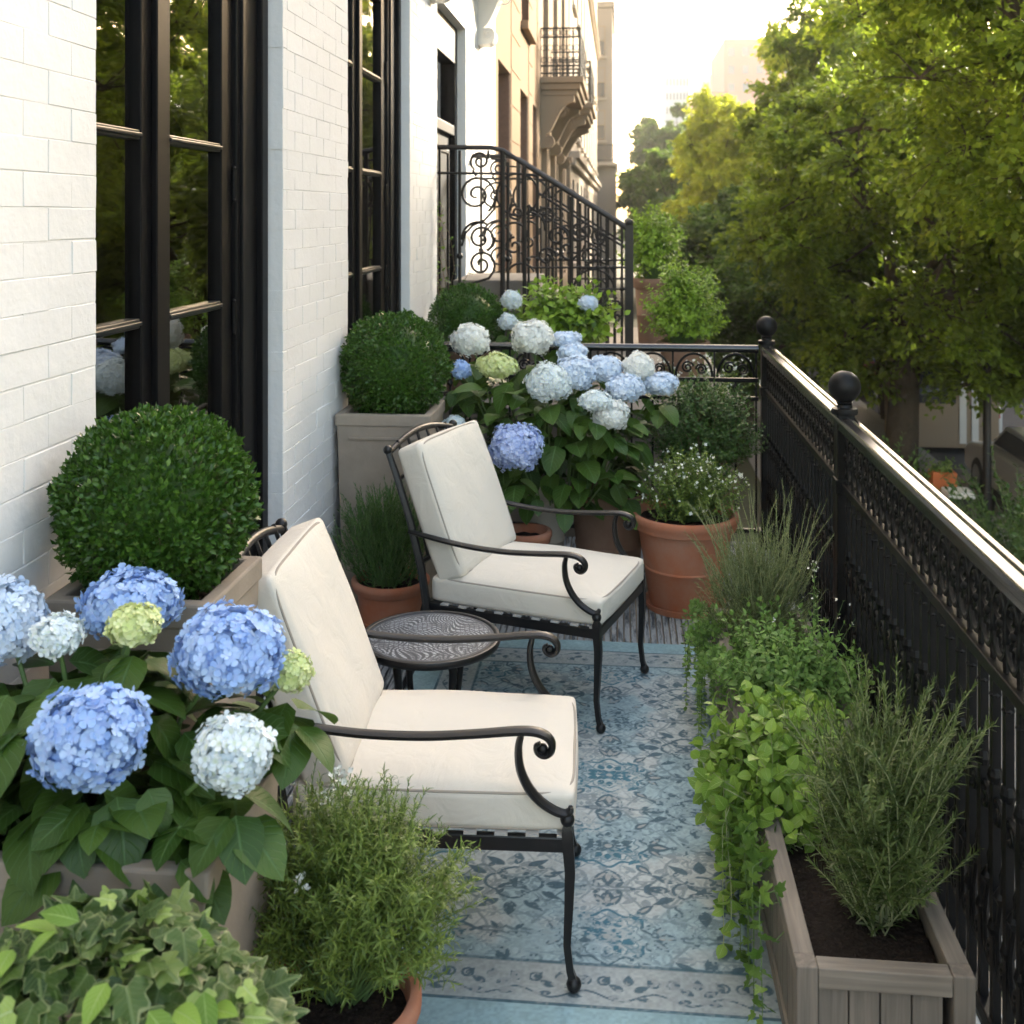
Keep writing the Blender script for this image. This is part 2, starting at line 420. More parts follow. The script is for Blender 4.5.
def tpl_ivy():
    out = [(0, -.02), (.22, -.14), (.50, -.02), (.56, .12), (.34, .28), (.42, .50), (.40, .60), (.18, .62), (.06, .92), (0, 1.0)]
    pts = out + [(-x, y) for x, y in out[-2:0:-1]]
    vs, uv = [(0, .22, -0.03)], [(0, .22, 0)]
    n = len(pts)
    for k, fr in ((0, .58), (1, 1.0)):
        for x, y in pts:
            X, Y = x * fr, .22 + (y - .22) * fr
            ang = math.atan2(x, y - .2)
            vs.append((X, Y, 0.05 * math.cos(ang * 5) * fr - 0.14 * Y * Y * fr - .10 * abs(X)))
            uv.append((X * 1.6, Y, fr if k == 1 else .35))
    fs = []
    for i in range(n):
        j = (i + 1) % n
        fs.append((0, 1 + i, 1 + j, 1 + j))
        fs.append((1 + i, 1 + n + i, 1 + n + j, 1 + j))
    return np.array(vs), fs, np.array(uv, float)

def tpl_floret(cup=0.25):
    """four broad petals joined at a centre, lying in XY, radius 1"""
    vs, uv, fs = [(0, 0, 0)], [(0, 0, 0)], []
    for k in range(4):
        a = k * PI / 2
        c, s_ = math.cos(a), math.sin(a)
        loc = [(.30, -.26, .05), (.72, -.50, .12), (1.0, -.22, cup), (1.0, .22, cup * .7), (.72, .50, .12), (.30, .26, .05), (.62, 0, .0)]
        base = len(vs)
        for x, y, z in loc:
            vs.append((x * c - y * s_, x * s_ + y * c, z)); uv.append((0, 0, math.hypot(x, y)))
        b = base
        fs += [(0, b, b+6, b+5), (b, b+1, b+6, b+6), (b+1, b+2, b+3, b+6), (b+3, b+4, b+6, b+6), (b+4, b+5, b+6, b+6)]
    return np.array(vs), fs, np.array(uv, float)

def nrm(a):
    return a / np.maximum(np.linalg.norm(a, axis=-1, keepdims=True), 1e-9)

class Cloud:
    """thousands of copies of a template baked into one mesh"""
    def __init__(s, tpl):
        s.tv, tf, s.uv = tpl
        s.faces = []
        for f in tf:
            g = []
            for i in f:
                if i not in g: g.append(int(i))
            s.faces.append(g)
        s.P, s.D, s.U, s.S = [], [], [], []
    def add(s, pos, dirs, ups, scale):
        s.P.append(np.atleast_2d(pos)); s.D.append(np.atleast_2d(dirs)); s.U.append(np.atleast_2d(ups))
        sc = np.asarray(scale, float)
        n = len(s.P[-1])
        s.S.append(np.full(n, sc) if sc.ndim == 0 else sc)
        return s
    def build(s, name, mat_, parent=None, smooth=True, kill=None, origin=None):
        p = np.vstack(s.P); d = nrm(np.vstack(s.D)); u = np.vstack(s.U); sc = np.concatenate(s.S)
        if kill is not None:
            k = ~kill(p); p, d, u, sc = p[k], d[k], u[k], sc[k]
        x = nrm(np.cross(d, u)); z = np.cross(x, d)
        n, k = len(p), len(s.tv)
        V = p[:, None, :] + sc[:, None, None] * (s.tv[None, :, 0:1] * x[:, None, :] + s.tv[None, :, 1:2] * d[:, None, :] + s.tv[None, :, 2:3] * z[:, None, :])
        V = V.reshape(-1, 3)
        lv = np.array([i for f in s.faces for i in f], dtype=np.int64); lens = np.array([len(f) for f in s.faces])
        LV = (lv[None, :] + (np.arange(n) * k)[:, None]).ravel()
        LN = np.tile(lens, n)
        st = np.concatenate(([0], np.cumsum(LN)[:-1]))
        me = bpy.data.meshes.new(name)
        me.vertices.add(len(V)); me.vertices.foreach_set('co', V.ravel().astype(np.float32))
        me.loops.add(len(LV)); me.loops.foreach_set('vertex_index', LV.astype(np.int32))
        me.polygons.add(len(LN)); me.polygons.foreach_set('loop_start', st.astype(np.int32))
        try: me.polygons.foreach_set('loop_total', LN.astype(np.int32))
        except Exception: pass
        me.update(calc_edges=True)
        if smooth: me.polygons.foreach_set('use_smooth', np.ones(len(LN), dtype=bool))
        if s.uv.any():
            a = me.attributes.new('luv', 'FLOAT_VECTOR', 'POINT')
            a.data.foreach_set('vector', np.tile(s.uv, (n, 1)).ravel().astype(np.float32))
        me.materials.append(mat_)
        o = bpy.data.objects.new(name, me); COL.objects.link(o)
        if parent: o.parent = parent
        return o

def rdirs(n):
    return nrm(rng.normal(size=(n, 3)))

def stem_paths(n, center, rbase, hmin, hmax, spread, curl=0.25, grav=0.0, steps=14, wob=0.06, bias=(0, 0, 0), rmax=None):
    """n curved stems as an array (n, steps+1, 3); spread = outward lean at the rim"""
    th = rng.uniform(0, 2*PI, n); rr = np.sqrt(rng.uniform(0, 1, n))
    rb = np.atleast_1d(np.array(rbase, float)); rx = rb[0]; ry = rb[-1]
    pos = np.stack([center[0] + rx*rr*np.cos(th), center[1] + ry*rr*np.sin(th), np.full(n, center[2])], 1)
    out = np.stack([np.cos(th), np.sin(th), np.zeros(n)], 1)
    d = nrm(np.array([0, 0, 1.0]) + out * (rr * spread)[:, None] + rng.normal(size=(n, 3)) * 0.12 + np.array(bias))
    L = rng.uniform(hmin, hmax, n) * (1 - 0.25 * rr)
    st = (L / steps)[:, None]
    path = [pos]
    for i in range(steps):
        d = nrm(d + out * (curl / steps) * (rr[:, None]) + rng.normal(size=(n, 3)) * wob + np.array([0, 0, -grav / steps]))
        pos = pos + d * st
        path.append(pos)
    return np.stack(path, 1)

def leaf_stems(cloud, paths, spacing, size, angle=60, start=0.15, pairs=2, taper=0.5, jitter=0.35, upbias=0.0, big_mid=False):
    """leaves in whorls along each stem"""
    n, k, _ = paths.shape
    seg = np.linalg.norm(np.diff(paths, axis=1), axis=2)
    tot = seg.sum(1)
    for i in range(n):
        m = max(2, int(tot[i] * (1 - start) / spacing))
        t = np.linspace(start, 1.0, m) * (k - 1)
        a = np.minimum(t.astype(int), k - 2); fr = (t - a)[:, None]
        p = paths[i][a] * (1 - fr) + paths[i][a + 1] * fr
        tn = nrm(paths[i][a + 1] - paths[i][a])
        ref = nrm(np.cross(tn, np.array([0.31, 0.2, 0.9]) + rng.normal(size=3) * .2)); bi = np.cross(tn, ref)
        ph = np.arange(m) * (PI / 2 if pairs == 2 else 2.4) + rng.uniform(0, 6)
        for q in range(pairs):
            h = ph + q * 2 * PI / pairs + rng.normal(size=m) * 0.3
            rad = ref * np.cos(h)[:, None] + bi * np.sin(h)[:, None]
            an = np.radians(angle + rng.normal(size=m) * 14)[:, None]
            tt = (t / (k - 1))
            an = an * (1 - 0.45 * tt[:, None] ** 4)
            d = tn * np.cos(an) + rad * np.sin(an) + rng.normal(size=(m, 3)) * 0.08 + np.array([0, 0, upbias])
            u = tn * np.sin(an) - rad * np.cos(an) + rng.normal(size=(m, 3)) * jitter * .5 + np.array([0, 0, .3])
            s = size * (1 - taper * tt) * rng.uniform(0.7, 1.15, m)
            if big_mid: s = size * (0.35 + 0.65 * np.sin(PI * np.clip(tt * 0.92, 0, 1)) ** .6) * rng.uniform(.75, 1.15, m)
            cloud.add(p, d, u, s)

def stems_mesh(paths, r0, r1, name, mat_, parent, sides=5, every=1):
    mb = MB(); n, k, _ = paths.shape
    for i in range(n):
        idx = list(range(0, k, every))
        if idx[-1] != k - 1: idx.append(k - 1)
        mb.tube([paths[i][j] for j in idx], [r0 + (r1 - r0) * j / (k - 1) for j in idx], sides)
    return mb.build(name, mat_, parent, smooth=True)

# ------------------------------------------------------------------ pots
def pot(name, label, loc, h, r_top, r_base, m, group=None, saucer=False, cat='plant pot', bands=True, seg=40):
    t = thing(name, label, cat, loc, 0, group)
    wl = 0.018
    z0 = 0.012 if saucer else 0
    rim = h * 0.16
    rb = lambda z: r_base + (r_top - 0.012 - r_base) * (z / h)
    prof = [(r_base * .5, z0), (r_base, z0), (r_base + .004, z0 + .006)]
    if bands:
        for q in (.42,):
            prof += [(rb(h*q), h*q), (rb(h*q)+.004, h*q+.004), (rb(h*q)+.004, h*q+.010), (rb(h*q), h*q+.014)]
    prof += [(rb(h - rim), h - rim)]
    body = MB().lathe(prof + [(rb(h - rim) - wl, h - rim), (r_base - wl, z0 + .02), (0.01, z0 + .02)], seg=seg).build('pot_body', m, t, smooth=True)
    r1 = rb(h - rim)
    MB().lathe([(r1 - wl, h - rim - .001), (r1 + .006, h - rim - .001), (r_top - .002, h - rim + .006), (r_top + .002, h - rim * .55), (r_top + .006, h - rim * .45), (r_top + .006, h - .006),
                (r_top, h), (r_top - wl + .004, h), (r_top - wl, h - .006), (r_top - wl - .006, h - rim)], seg=seg).build('rim', m, t, smooth=True)
    # soil, slightly lumpy
    n = 22; vs = [(0, 0, h - .035)]; fs = []
    for i in range(1, 5):
        for k in range(n):
            rr = (r_top - wl - .003) * i / 4
            vs.append((rr*math.cos(2*PI*k/n), rr*math.sin(2*PI*k/n), h - .04 + rng.uniform(-.006, .008)))
    for k in range(n): fs.append((0, 1 + k, 1 + (k+1) % n))
    for i in range(3):
        for k in range(n): fs.append((1+i*n+k, 1+(i+1)*n+k, 1+(i+1)*n+(k+1) % n, 1+i*n+(k+1) % n))
    MB().add(vs, fs).build('soil', M['soil'], t, smooth=True)
    if saucer:
        MB().lathe([(r_base * .5, 0.0), (r_base + .02, 0.0), (r_base + .032, .03), (r_base + .026, .03), (r_base + .015, .010), (r_base * .5, .010)], seg=seg).build('saucer', m, t, smooth=True)
    return t

def square_planter(label, x0, x1, y0, y1, h, name='square_planter', group='square cast stone planters'):
    cx, cy = (x0+x1)/2, (y0+y1)/2; a, b = (x1-x0)/2, (y1-y0)/2
    t = thing(name, label, 'planter', (cx, cy, 0), 0, group)
    mb = MB(); tp = 0.86
    def ring(sc_, z, inset=0): return [(-a*sc_+inset, -b*sc_+inset, z), (a*sc_-inset, -b*sc_+inset, z), (a*sc_-inset, b*sc_-inset, z), (-a*sc_+inset, b*sc_-inset, z)]
    rings = [ring(tp, 0), ring(.985, h-.05, .004), ring(.985, h-.05, .030), ring(tp, .02, .03)]
    vs = sum(rings, [])
    fs = [(i*4+k, i*4+(k+1) % 4, (i+1)*4+(k+1) % 4, (i+1)*4+k) for i in range(3) for k in range(4)] + [(3, 2, 1, 0)]
    mb.add(vs, fs)
    mb.build('planter_body', M['cast_stone'], t, bevel=.004)
    r = MB(); rings = [ring(1, h-.052), ring(1, h), ring(1, h, .034), ring(1, h-.052, .034)]
    vs = sum(rings, [])
    r.add(vs, [(i*4+k, i*4+(k+1) % 4, ((i+1) % 4)*4+(k+1) % 4, ((i+1) % 4)*4+k) for i in range(4) for k in range(4)])
    r.build('rim', M['cast_stone'], t, bevel=.006)
    # raised panel line on each face
    for sgn in (-1, 1):
        for z in (h*.12, h-.11):
            pn = MB()
            pn.box(-a*.72, a*.72, sgn*b*(tp+(1-tp)*z/h)-.004, sgn*b*(tp+(1-tp)*z/h)+.004, z, z+.012)
            pn.build('panel_moulding', M['cast_stone'], t, bevel=.002)
    MB().box(-a+.035, a-.035, -b+.035, b-.035, h-.08, h-.05).build('soil', M['soil'], t)
    return t

# ------------------------------------------------------------------ plant builders
def boxwood(label, c, r, nleaf, leaf=0.014, soil_z=None, group='clipped boxwood balls'):
    t = thing('boxwood_ball', label, 'shrub', (c[0], c[1], 0), 0, group)
    t.location = c
    cl = Cloud(tpl_oval(.30, 2, .3, .2, .5))
    def shellr(d):
        return 1 + 0.045*np.sin(d[:, 0]*7+d[:, 1]*5+1)*np.sin(d[:, 2]*8+2) + 0.03*np.sin(d[:, 1]*13+d[:, 2]*11)
    n = nleaf
    d = rdirs(n)
    rad = r * shellr(d) * (1.0 - np.abs(rng.normal(size=n)) * 0.08 + rng.uniform(-0.02, 0.055, n))
    p = d * rad[:, None]; p[:, 2] *= 0.97
    dd = d * 0.9 + rdirs(n) * 0.75 + np.array([0, 0, .45])
    cl.add(p, dd, d + rdirs(n) * .6, leaf * rng.uniform(.7, 1.2, n))
    # sprigs poking out
    m = nleaf // 34
    ds = rdirs(m)
    for j in range(5):
        pp = ds * (r * shellr(ds) * (1.0 + 0.014 * j))[:, None]
        for q in range(2):
            cl.add(pp, ds + rdirs(m) * .8, rdirs(m), leaf * rng.uniform(.6, 1.0, m))
    cl.build('foliage', M['box_leaf'], t)
    tw = MB()
    for i in range(60):
        v = rdirs(1)[0]
        if v[2] < -.6: v[2] *= -1
        tw.tube([(0, 0, -r*.85), tuple(v*r*.45), tuple(v*r*.93)], [.006, .004, .0015], 5)
    z0 = (soil_z - c[2]) if soil_z is not None else -r
    tw.tube([(0, 0, z0 - .02), (0.005, 0, -r*.8)], [.016, .012], 7)
    core = tw
    core.build('stem', M['stem_brown'], t, smooth=True)
    inner = MB(); inner.ball((0, 0, 0), r * .80, 20)
    inner.build('inner_foliage', M['box_leaf'], t, smooth=True)
    return t

def flower_head(c, rx, rz, m, parent, n=None, fl=0.011, tilt=None):
    """ball of four-petalled florets; coordinates relative to parent"""
    n = n or int(2.3 * (rx*rx + rx*rz) * PI * 2 / (fl*fl*4) )
    i = np.arange(n) + .5
    ph = np.arccos(1 - 2*i/n*0.93); th = PI*(1+5**.5)*i
    d = np.stack([np.cos(th)*np.sin(ph), np.sin(th)*np.sin(ph), np.cos(ph)], 1)
    d = nrm(d + rng.normal(size=(n, 3))*.09)
    lump = 1 + 0.075*np.sin(d[:, 0]*5+d[:, 2]*4+c[0]*30)+.055*np.sin(d[:, 1]*8+c[1]*20+d[:, 2]*6)
    p = d * np.array([rx, rx, rz]) * (lump*(1+rng.uniform(-.10, .06, n)))[:, None] + np.array(c)
    nor = nrm(d/np.array([rx, rx, rz]))
    tang = nrm(np.cross(nor, rdirs(n)))
    cl = Cloud(tpl_floret())
    cl.add(p, tang, nor + rng.normal(size=(n, 3))*.34, fl * rng.uniform(.72, 1.3, n))
    p2 = (p-np.array(c))*.87; p2 = p2[::-1]*np.array([1, -1, 1])+np.array(c); nor2 = nor[::-1]*np.array([1, -1, 1])
    cl.add(p2, nrm(np.cross(nor2, rdirs(n))), nor2, fl*1.1)
    return cl.build('flower_head', m, parent)

def hydrangea(label, base, heads, nleaf, leafsize, zone, group=None, stem_r=.0045, leafm='hyd_leaf', extra=30):
    """heads: (world centre, rx, rz, mat key, floret size); zone: (x0,x1,y0,y1,z0,z1) filled with leaves"""
    t = thing('hydrangea', label, 'hydrangea', base, 0, group)
    B = np.array(base, float)
    st = MB(); cl = Cloud(tpl_oval(.43, 6, .16, .34, .40, .60))
    tips = []
    for (c, rx, rz, mk, fl) in heads:
        c = np.array(c) - B
        foot = np.array([c[0]*.45 + rng.uniform(-.04, .04), c[1]*.4 + rng.uniform(-.03, .03), 0])
        mid = (foot + c) / 2 + np.array([rng.uniform(-.03, .03), rng.uniform(-.03, .03), .03])
        path = [foot + (mid-foot)*k/4 for k in range(4)] + [mid + (c-mid)*k/4 for k in range(5)]
        st.tube(path, [stem_r*1.3]*4 + [stem_r]*5, 6)
        flower_head(c, rx, rz, M[mk], t, fl=fl)
        tips.append((c, rz, rx))
    x0, x1, y0, y1, z0, z1 = [np.array(zone)[k] - B[k//2] for k in range(6)]
    # ruff of leaves under every head
    for c, rz, rx in tips:
        n = 6
        a = rng.uniform(0, 6.28) + np.arange(n) * 2.4
        rd = np.stack([np.cos(a), np.sin(a), rng.uniform(-.75, -.15, n)], 1)
        p = c + np.array([0, .012, -rz*1.05]) - np.array([0, 0, 1])*rng.uniform(0.01, .07, n)[:, None] + rd*.015
        cl.add(p, rd, np.array([0, 0, 1.]) + rdirs(n)*.3, leafsize*rng.uniform(.75, 1.05, n))
    for i in range(extra):
        for _ in range(20):
            tp = np.array([rng.uniform(x0, x1), rng.uniform(y0, y1), rng.uniform(z0 + (z1-z0)*.25, z1)])
            if not any(abs(tp[0]-c[0]) < rx*1.6 and tp[2] > c[2]-rz*1.5 and tp[2] < c[2]+rz*1.8 and tp[1] < c[1]+rx for c, rz, rx in tips): break
        foot = np.array([tp[0]*.5, tp[1]*.5, 0])
        st.tube([foot, (foot*.4+tp*.6) + np.array([0, 0, .02]), tp], [stem_r*1.2, stem_r, stem_r*.7], 5)
        n = 4
        a = rng.uniform(0, 6.28) + np.arange(n)*1.57
        rd = np.stack([np.cos(a), np.sin(a), rng.uniform(-.3, .5, n)], 1)
        cl.add(tp + np.zeros((n, 3)), rd, np.array([0, 0, 1.]) + rdirs(n)*.3, leafsize*rng.uniform(.5, .95, n))
    n = nleaf
    p = np.stack([rng.uniform(x0, x1, n), rng.uniform(y0, y1, n), rng.uniform(z0, z1, n)], 1)
    cen = np.array([(x0+x1)/2, (y0+y1)/2, (z0+z1)/2])
    o = nrm((p-cen)/np.array([(x1-x0), (y1-y0), (z1-z0)]))
    dd = o*np.array([1, 1, .3]) + rdirs(n)*.5 + np.array([0, 0, -.25])
    ok = np.ones(n, bool)
    for c, rz, rx in tips:
        ok &= ~((np.abs(p[:, 0]-c[0]) < rx*1.25) & (np.abs(p[:, 2]-c[2]) < rz*1.3) & (p[:, 1] < c[1]+rx*.4))
    p, dd, o, n = p[ok], dd[ok], o[ok], int(ok.sum())
    cl.add(p - nrm(dd)*leafsize*.3, dd, np.array([0, 0, 1.]) + o*.5 + rdirs(n)*.4, leafsize*rng.uniform(.55, 1.1, n))
    cl.build('foliage', M[leafm], t)
    st.build('stems', M['stem_green'], t, smooth=True)
    return t

def herb(name, label, cat, center, rbase, n, h, spread, leaf, tplx, m, spacing=.012, angle=55, curl=.4, grav=0., pairs=2, stemr=.0016, stemm='stem_green',
         bias=(0, 0, 0), group=None, wob=.06, taper=.5, start=.12, kill=None, flowers=0, flower_r=.004, big_mid=False, upbias=0., steps=14, extra_paths=None):
    t = thing(name, label, cat, center, 0, group)
    paths = stem_paths(n, (0, 0, 0), rbase, h[0], h[1], spread, curl, grav, steps, wob, bias)
    if extra_paths is not None: paths = np.concatenate([paths, extra_paths - np.array(center)], 0)
    if kill is not None:
        keep = []
        for pth in paths:
            bad = kill(pth + np.array(center))
            if bad.any():
                j = max(2, int(np.argmax(bad))-1)
                pth = pth.copy(); pth[j:] = pth[j-1] + (pth[j-1]-pth[j-2])*np.linspace(0, .6, len(pth)-j)[:, None]*.2
            keep.append(pth)
        paths = np.array(keep)
    cl = Cloud(tplx)
    leaf_stems(cl, paths, spacing, leaf, angle, start, pairs, taper, upbias=upbias, big_mid=big_mid)
    cl.build('foliage', M[m], t)
    stems_mesh(paths, stemr*1.3, stemr*.6, 'stems', M[stemm], t, 5, 2)
    if flowers:
        fl = Cloud(tpl_floret(.5))
        e = paths[:, -1]; idx = rng.integers(0, len(e), flowers)
        p = e[idx] + rng.normal(size=(flowers, 3))*np.array([.012, .012, .012]); d = rdirs(flowers)
        fl.add(p, d, rdirs(flowers)+np.array([0, -.3, 1.]), flower_r*rng.uniform(.7, 1.3, flowers))
        fl.build('blossom', M['tiny_white'], t)
    return t

# ------------------------------------------------------------------ trees
def tree(label, base, crown, rad, trunk_r, ncl, per, leaf, m, lean=(0, 0), group='street trees', name='street_tree', fork=.45, clr=(.55, .95), extra=()):
    t = thing(name, label, 'tree', base, 0, group)
    B = np.array(base, float); C = np.array(crown, float) - B; rad = np.array(rad, float)
    ck = np.array([lean[0], lean[1], C[2]*fork])
    tb = MB()
    def wob(a, b, n, k):
        L = np.linalg.norm(b-a); ps = []
        off = rng.normal(size=3)*k*L
        for i in range(n+1):
            f = i/n
            ps.append(a+(b-a)*f + off*math.sin(PI*f) + rng.normal(size=3)*k*.25*L*(0 < f < 1))
        return ps
    tb.tube([p for p in wob(np.array([0, 0, -.2]), ck, 6, .02)], [trunk_r*1.35, trunk_r*1.08, trunk_r, trunk_r*.95, trunk_r*.9, trunk_r*.85, trunk_r*.8], 12)
    # clump centres
    d = rdirs(ncl); d[:, 2] = d[:, 2]*.9 + .08
    rr = rng.uniform(.35, 1.0, ncl)**.55
    cc = C + d*rad*rr[:, None]
    for e in extra:
        cc = np.vstack([cc, (np.array(e)-B)[None]])
    nl = 7
    limbs = []
    for i in range(nl):
        a = 2*PI*i/nl + rng.uniform(-.3, .3)
        tgt = C + rad*np.array([math.cos(a)*.55, math.sin(a)*.55, rng.uniform(-.35, .5)])
        ps = wob(ck + np.array([0, 0, -.1*i*.3]), tgt, 6, .07)
        limbs.append(np.array(ps))
        tb.tube(ps, np.linspace(trunk_r*.55, trunk_r*.16, 7), 8)
    LP = np.vstack([l[2:] for l in limbs])
    cl = Cloud(tpl_kite(.33))
    for c in cc:
        j = np.argmin(np.linalg.norm(LP-c, axis=1)); a = LP[j]
        ps = wob(a, c, 3, .08)
        tb.tube(ps, [trunk_r*.15, trunk_r*.10, trunk_r*.06, trunk_r*.03], 5)
        r = rng.uniform(*clr)
        nt_ = 16
        # twigs radiating in each clump, leaves hang around them
        td = rdirs(nt_); td[:, 2] = td[:, 2]*.55 + .1; td = nrm(td)
        k = per//nt_
        tl = r*rng.uniform(.6, 1.15, nt_)
        for q in range(nt_):
            f = rng.uniform(.15, 1.0, k)**.7
            p = c + td[q]*(tl[q]*f)[:, None] + np.array([0, 0, -.18*r])*(f**2)[:, None] + rng.normal(size=(k, 3))*.09*r
            dd = td[q] + rdirs(k)*.9 + np.array([0, 0, -.3])
            cl.add(p, dd, np.array([0, 0, 1.]) + rdirs(k)*.65, leaf*rng.uniform(.65, 1.2, k))
            if q % 2 == 0: tb.tube([c, c+td[q]*tl[q]*.5, c+td[q]*tl[q]*.95+np.array([0, 0, -.12*r])], [.014*trunk_r/.2, .008*trunk_r/.2, .003], 3)
    tb.build('trunk', M['bark'], t, smooth=True)
    cl.build('crown', m, t, smooth=False)
    return t

def mound(name, label, cat, center, rad, ns, slen, leaf, tplx, m, spacing, angle=55, root=None, pairs=2, up=.6, stemm='stem_green', stemr=.0012, taper=.35, flowers=0, flower_r=.005, group=None,
          wands=0, wandlen=(.2, .3), floor=None, curl=0., extra_paths=None, shell=.45, ragged=.12):
    """bushy plant: short sprigs all through an ellipsoid, on branches from the root; optional taller wands"""
    root = np.array(root if root is not None else (center[0], center[1], center[2]-rad[2]), float)
    t = thing(name, label, cat, tuple(root), 0, group)
    C = np.array(center, float)-root; rad = np.array(rad, float)
    d = rdirs(ns); d[:, 2] = np.where(d[:, 2] < -.75, -d[:, 2], d[:, 2])
    u = rng.uniform(0, 1, ns)**shell
    lump = 1+ragged*np.sin(d[:, 0]*5+C[2]*9+rad[0]*40)*np.sin(d[:, 2]*6+d[:, 1]*4)+rng.normal(size=ns)*ragged*.45
    p = C+d*rad*(u*lump)[:, None]
    if floor is not None:
        k = p[:, 2]+root[2] > floor; p, d, u = p[k], d[k], u[k]; ns = len(p)
    steps = 7
    L_ = rng.uniform(slen*.6, slen*1.3, ns)
    dr = nrm(d*.8+np.array([0, 0, up])+rdirs(ns)*.35)
    p0 = p-dr*L_[:, None]*.7
    paths = [p0]
    q = p0
    for i in range(steps):
        dr = nrm(dr+rng.normal(size=dr.shape)*.07+d*curl/steps*np.array([1, 1, -.5])); q = q+dr*(L_/steps)[:, None]; paths.append(q)
    paths = np.stack(paths, 1)
    cl = Cloud(tplx)
    leaf_stems(cl, paths, spacing, leaf, angle, .05, pairs, taper)
    tips = paths[:, -1]
    br = MB()
    for i in range(0, ns, max(1, ns//160)):
        a = np.array([p0[i][0]*.25, p0[i][1]*.25, 0]); b = p0[i]
        br.tube([a, (a+b)/2+rng.normal(size=3)*.01, b, paths[i][3], paths[i][-1]], [stemr*2, stemr*1.7, stemr*1.3, stemr, stemr*.5], 5)
    for i in range(0, ns, 3): br.tube([paths[i][0], paths[i][3], paths[i][-1]], [stemr, stemr*.8, stemr*.5], 3)
    if wands:
        wp = stem_paths(wands, (C[0], C[1], C[2]), rad[:2]*.7, wandlen[0]+rad[2]*.5, wandlen[1]+rad[2]*.5, .45, .2, 0, 14, .06)
        leaf_stems(cl, wp, spacing*1.1, leaf, angle*.85, .1, pairs, taper)
        for w_ in wp: br.tube([w_[0], w_[4], w_[8], w_[12], w_[14]], [stemr*1.3, stemr*1.2, stemr, stemr*.8, stemr*.5], 4)
    if extra_paths is not None:
        ep = extra_paths-root
        leaf_stems(cl, ep, spacing*1.5, leaf, 70, .12, pairs, taper*.6)
        for w_ in ep: br.tube([tuple(v) for v in w_[::2]], stemr*1.1, 4)
    cl.build('foliage', M[m], t); br.build('stems', M[stemm], t, smooth=True)
    if flowers:
        fl = Cloud(tpl_floret(.5)); idx = rng.integers(0, len(tips), flowers)
        top = tips[idx]; fl.add(top+rng.normal(size=(flowers, 3))*.008, rdirs(flowers), rdirs(flowers)+np.array([0, -.5, .9]), flower_r*rng.uniform(.7, 1.3, flowers))
        fl.build('blossom', M['tiny_white'], t)
    return t
# ------------------------------------------------------------------ ground and street
GZ = -3.2
XW = -1.25                                   # wall plane
def struct(o): o['kind'] = 'structure'; return o
struct(MB().box(-60, 2.6, -30, 160, GZ-.3, GZ-.01).build('front_yard_ground', M['earth']))
g = MB(); g.add([(-900, -300, GZ-.35), (900, -300, GZ-.35), (900, 1800, GZ-.35), (-900, 1800, GZ-.35)], [(0, 1, 2, 3)])
struct(g.build('ground', M['earth']))
struct(MB().box(2.6, 6.2, -30, 160, GZ-.3, GZ).build('near_pavement', M['pavement']))
struct(MB().box(6.2, 6.4, -30, 160, GZ-.3, GZ+.004).build('near_kerb', M['kerb'], bevel=.02))
struct(MB().box(6.4, 16.0, -30, 160, GZ-.3, GZ-.14).build('road', M['asphalt']))
mk = MB()
for i in range(40): mk.box(11.1, 11.25, -20+i*4.5, -18+i*4.5, GZ-.139, GZ-.136)
mk.box(8.5, 8.6, -30, 160, GZ-.139, GZ-.136)
struct(mk.build('road_marking', M['paint']))
struct(MB().box(16.0, 16.2, -30, 160, GZ-.3, GZ+.004).build('far_kerb', M['kerb'], bevel=.02))
struct(MB().box(16.2, 20, -30, 160, GZ-.3, GZ).build('far_pavement', M['pavement']))

# ------------------------------------------------------------------ balcony floor
fl = MB()
fl.box(-1.33, .88, -1.2, 6.14, -.22, -.016)
struct(fl.build('balcony_slab', M['cast_stone']))
m = mat('weathered_grey_boards', (0.30, 0.31, 0.31), 0.8)
nt = m.node_tree; N = nt.nodes; L = nt.links
tc = N.new('ShaderNodeTexCoord'); mp = N.new('ShaderNodeMapping'); mp.inputs['Scale'].default_value = (45, 5, 1); L.new(tc.outputs['Object'], mp.inputs[0])
n = N.new('ShaderNodeTexNoise'); n.inputs['Scale'].default_value = 1.0; n.inputs['Detail'].default_value = 5; n.inputs['Roughness'].default_value = .7; L.new(mp.outputs[0], n.inputs[0])
cr = N.new('ShaderNodeValToRGB'); L.new(n.outputs[0], cr.inputs[0])
cr.color_ramp.elements[0].position = .38; cr.color_ramp.elements[0].color = (.045, .055, .065, 1)
cr.color_ramp.elements[1].position = .52; cr.color_ramp.elements[1].color = (.33, .345, .35, 1)
L.new(cr.outputs[0], N['Principled BSDF'].inputs['Base Color'])
fb = MB()
x = -1.24
while x < .86:
    fb.box(x, x+.021, -1.2, 6.12, -.016, 0.0); x += .028
struct(fb.build('balcony_floor', m, bevel=0))

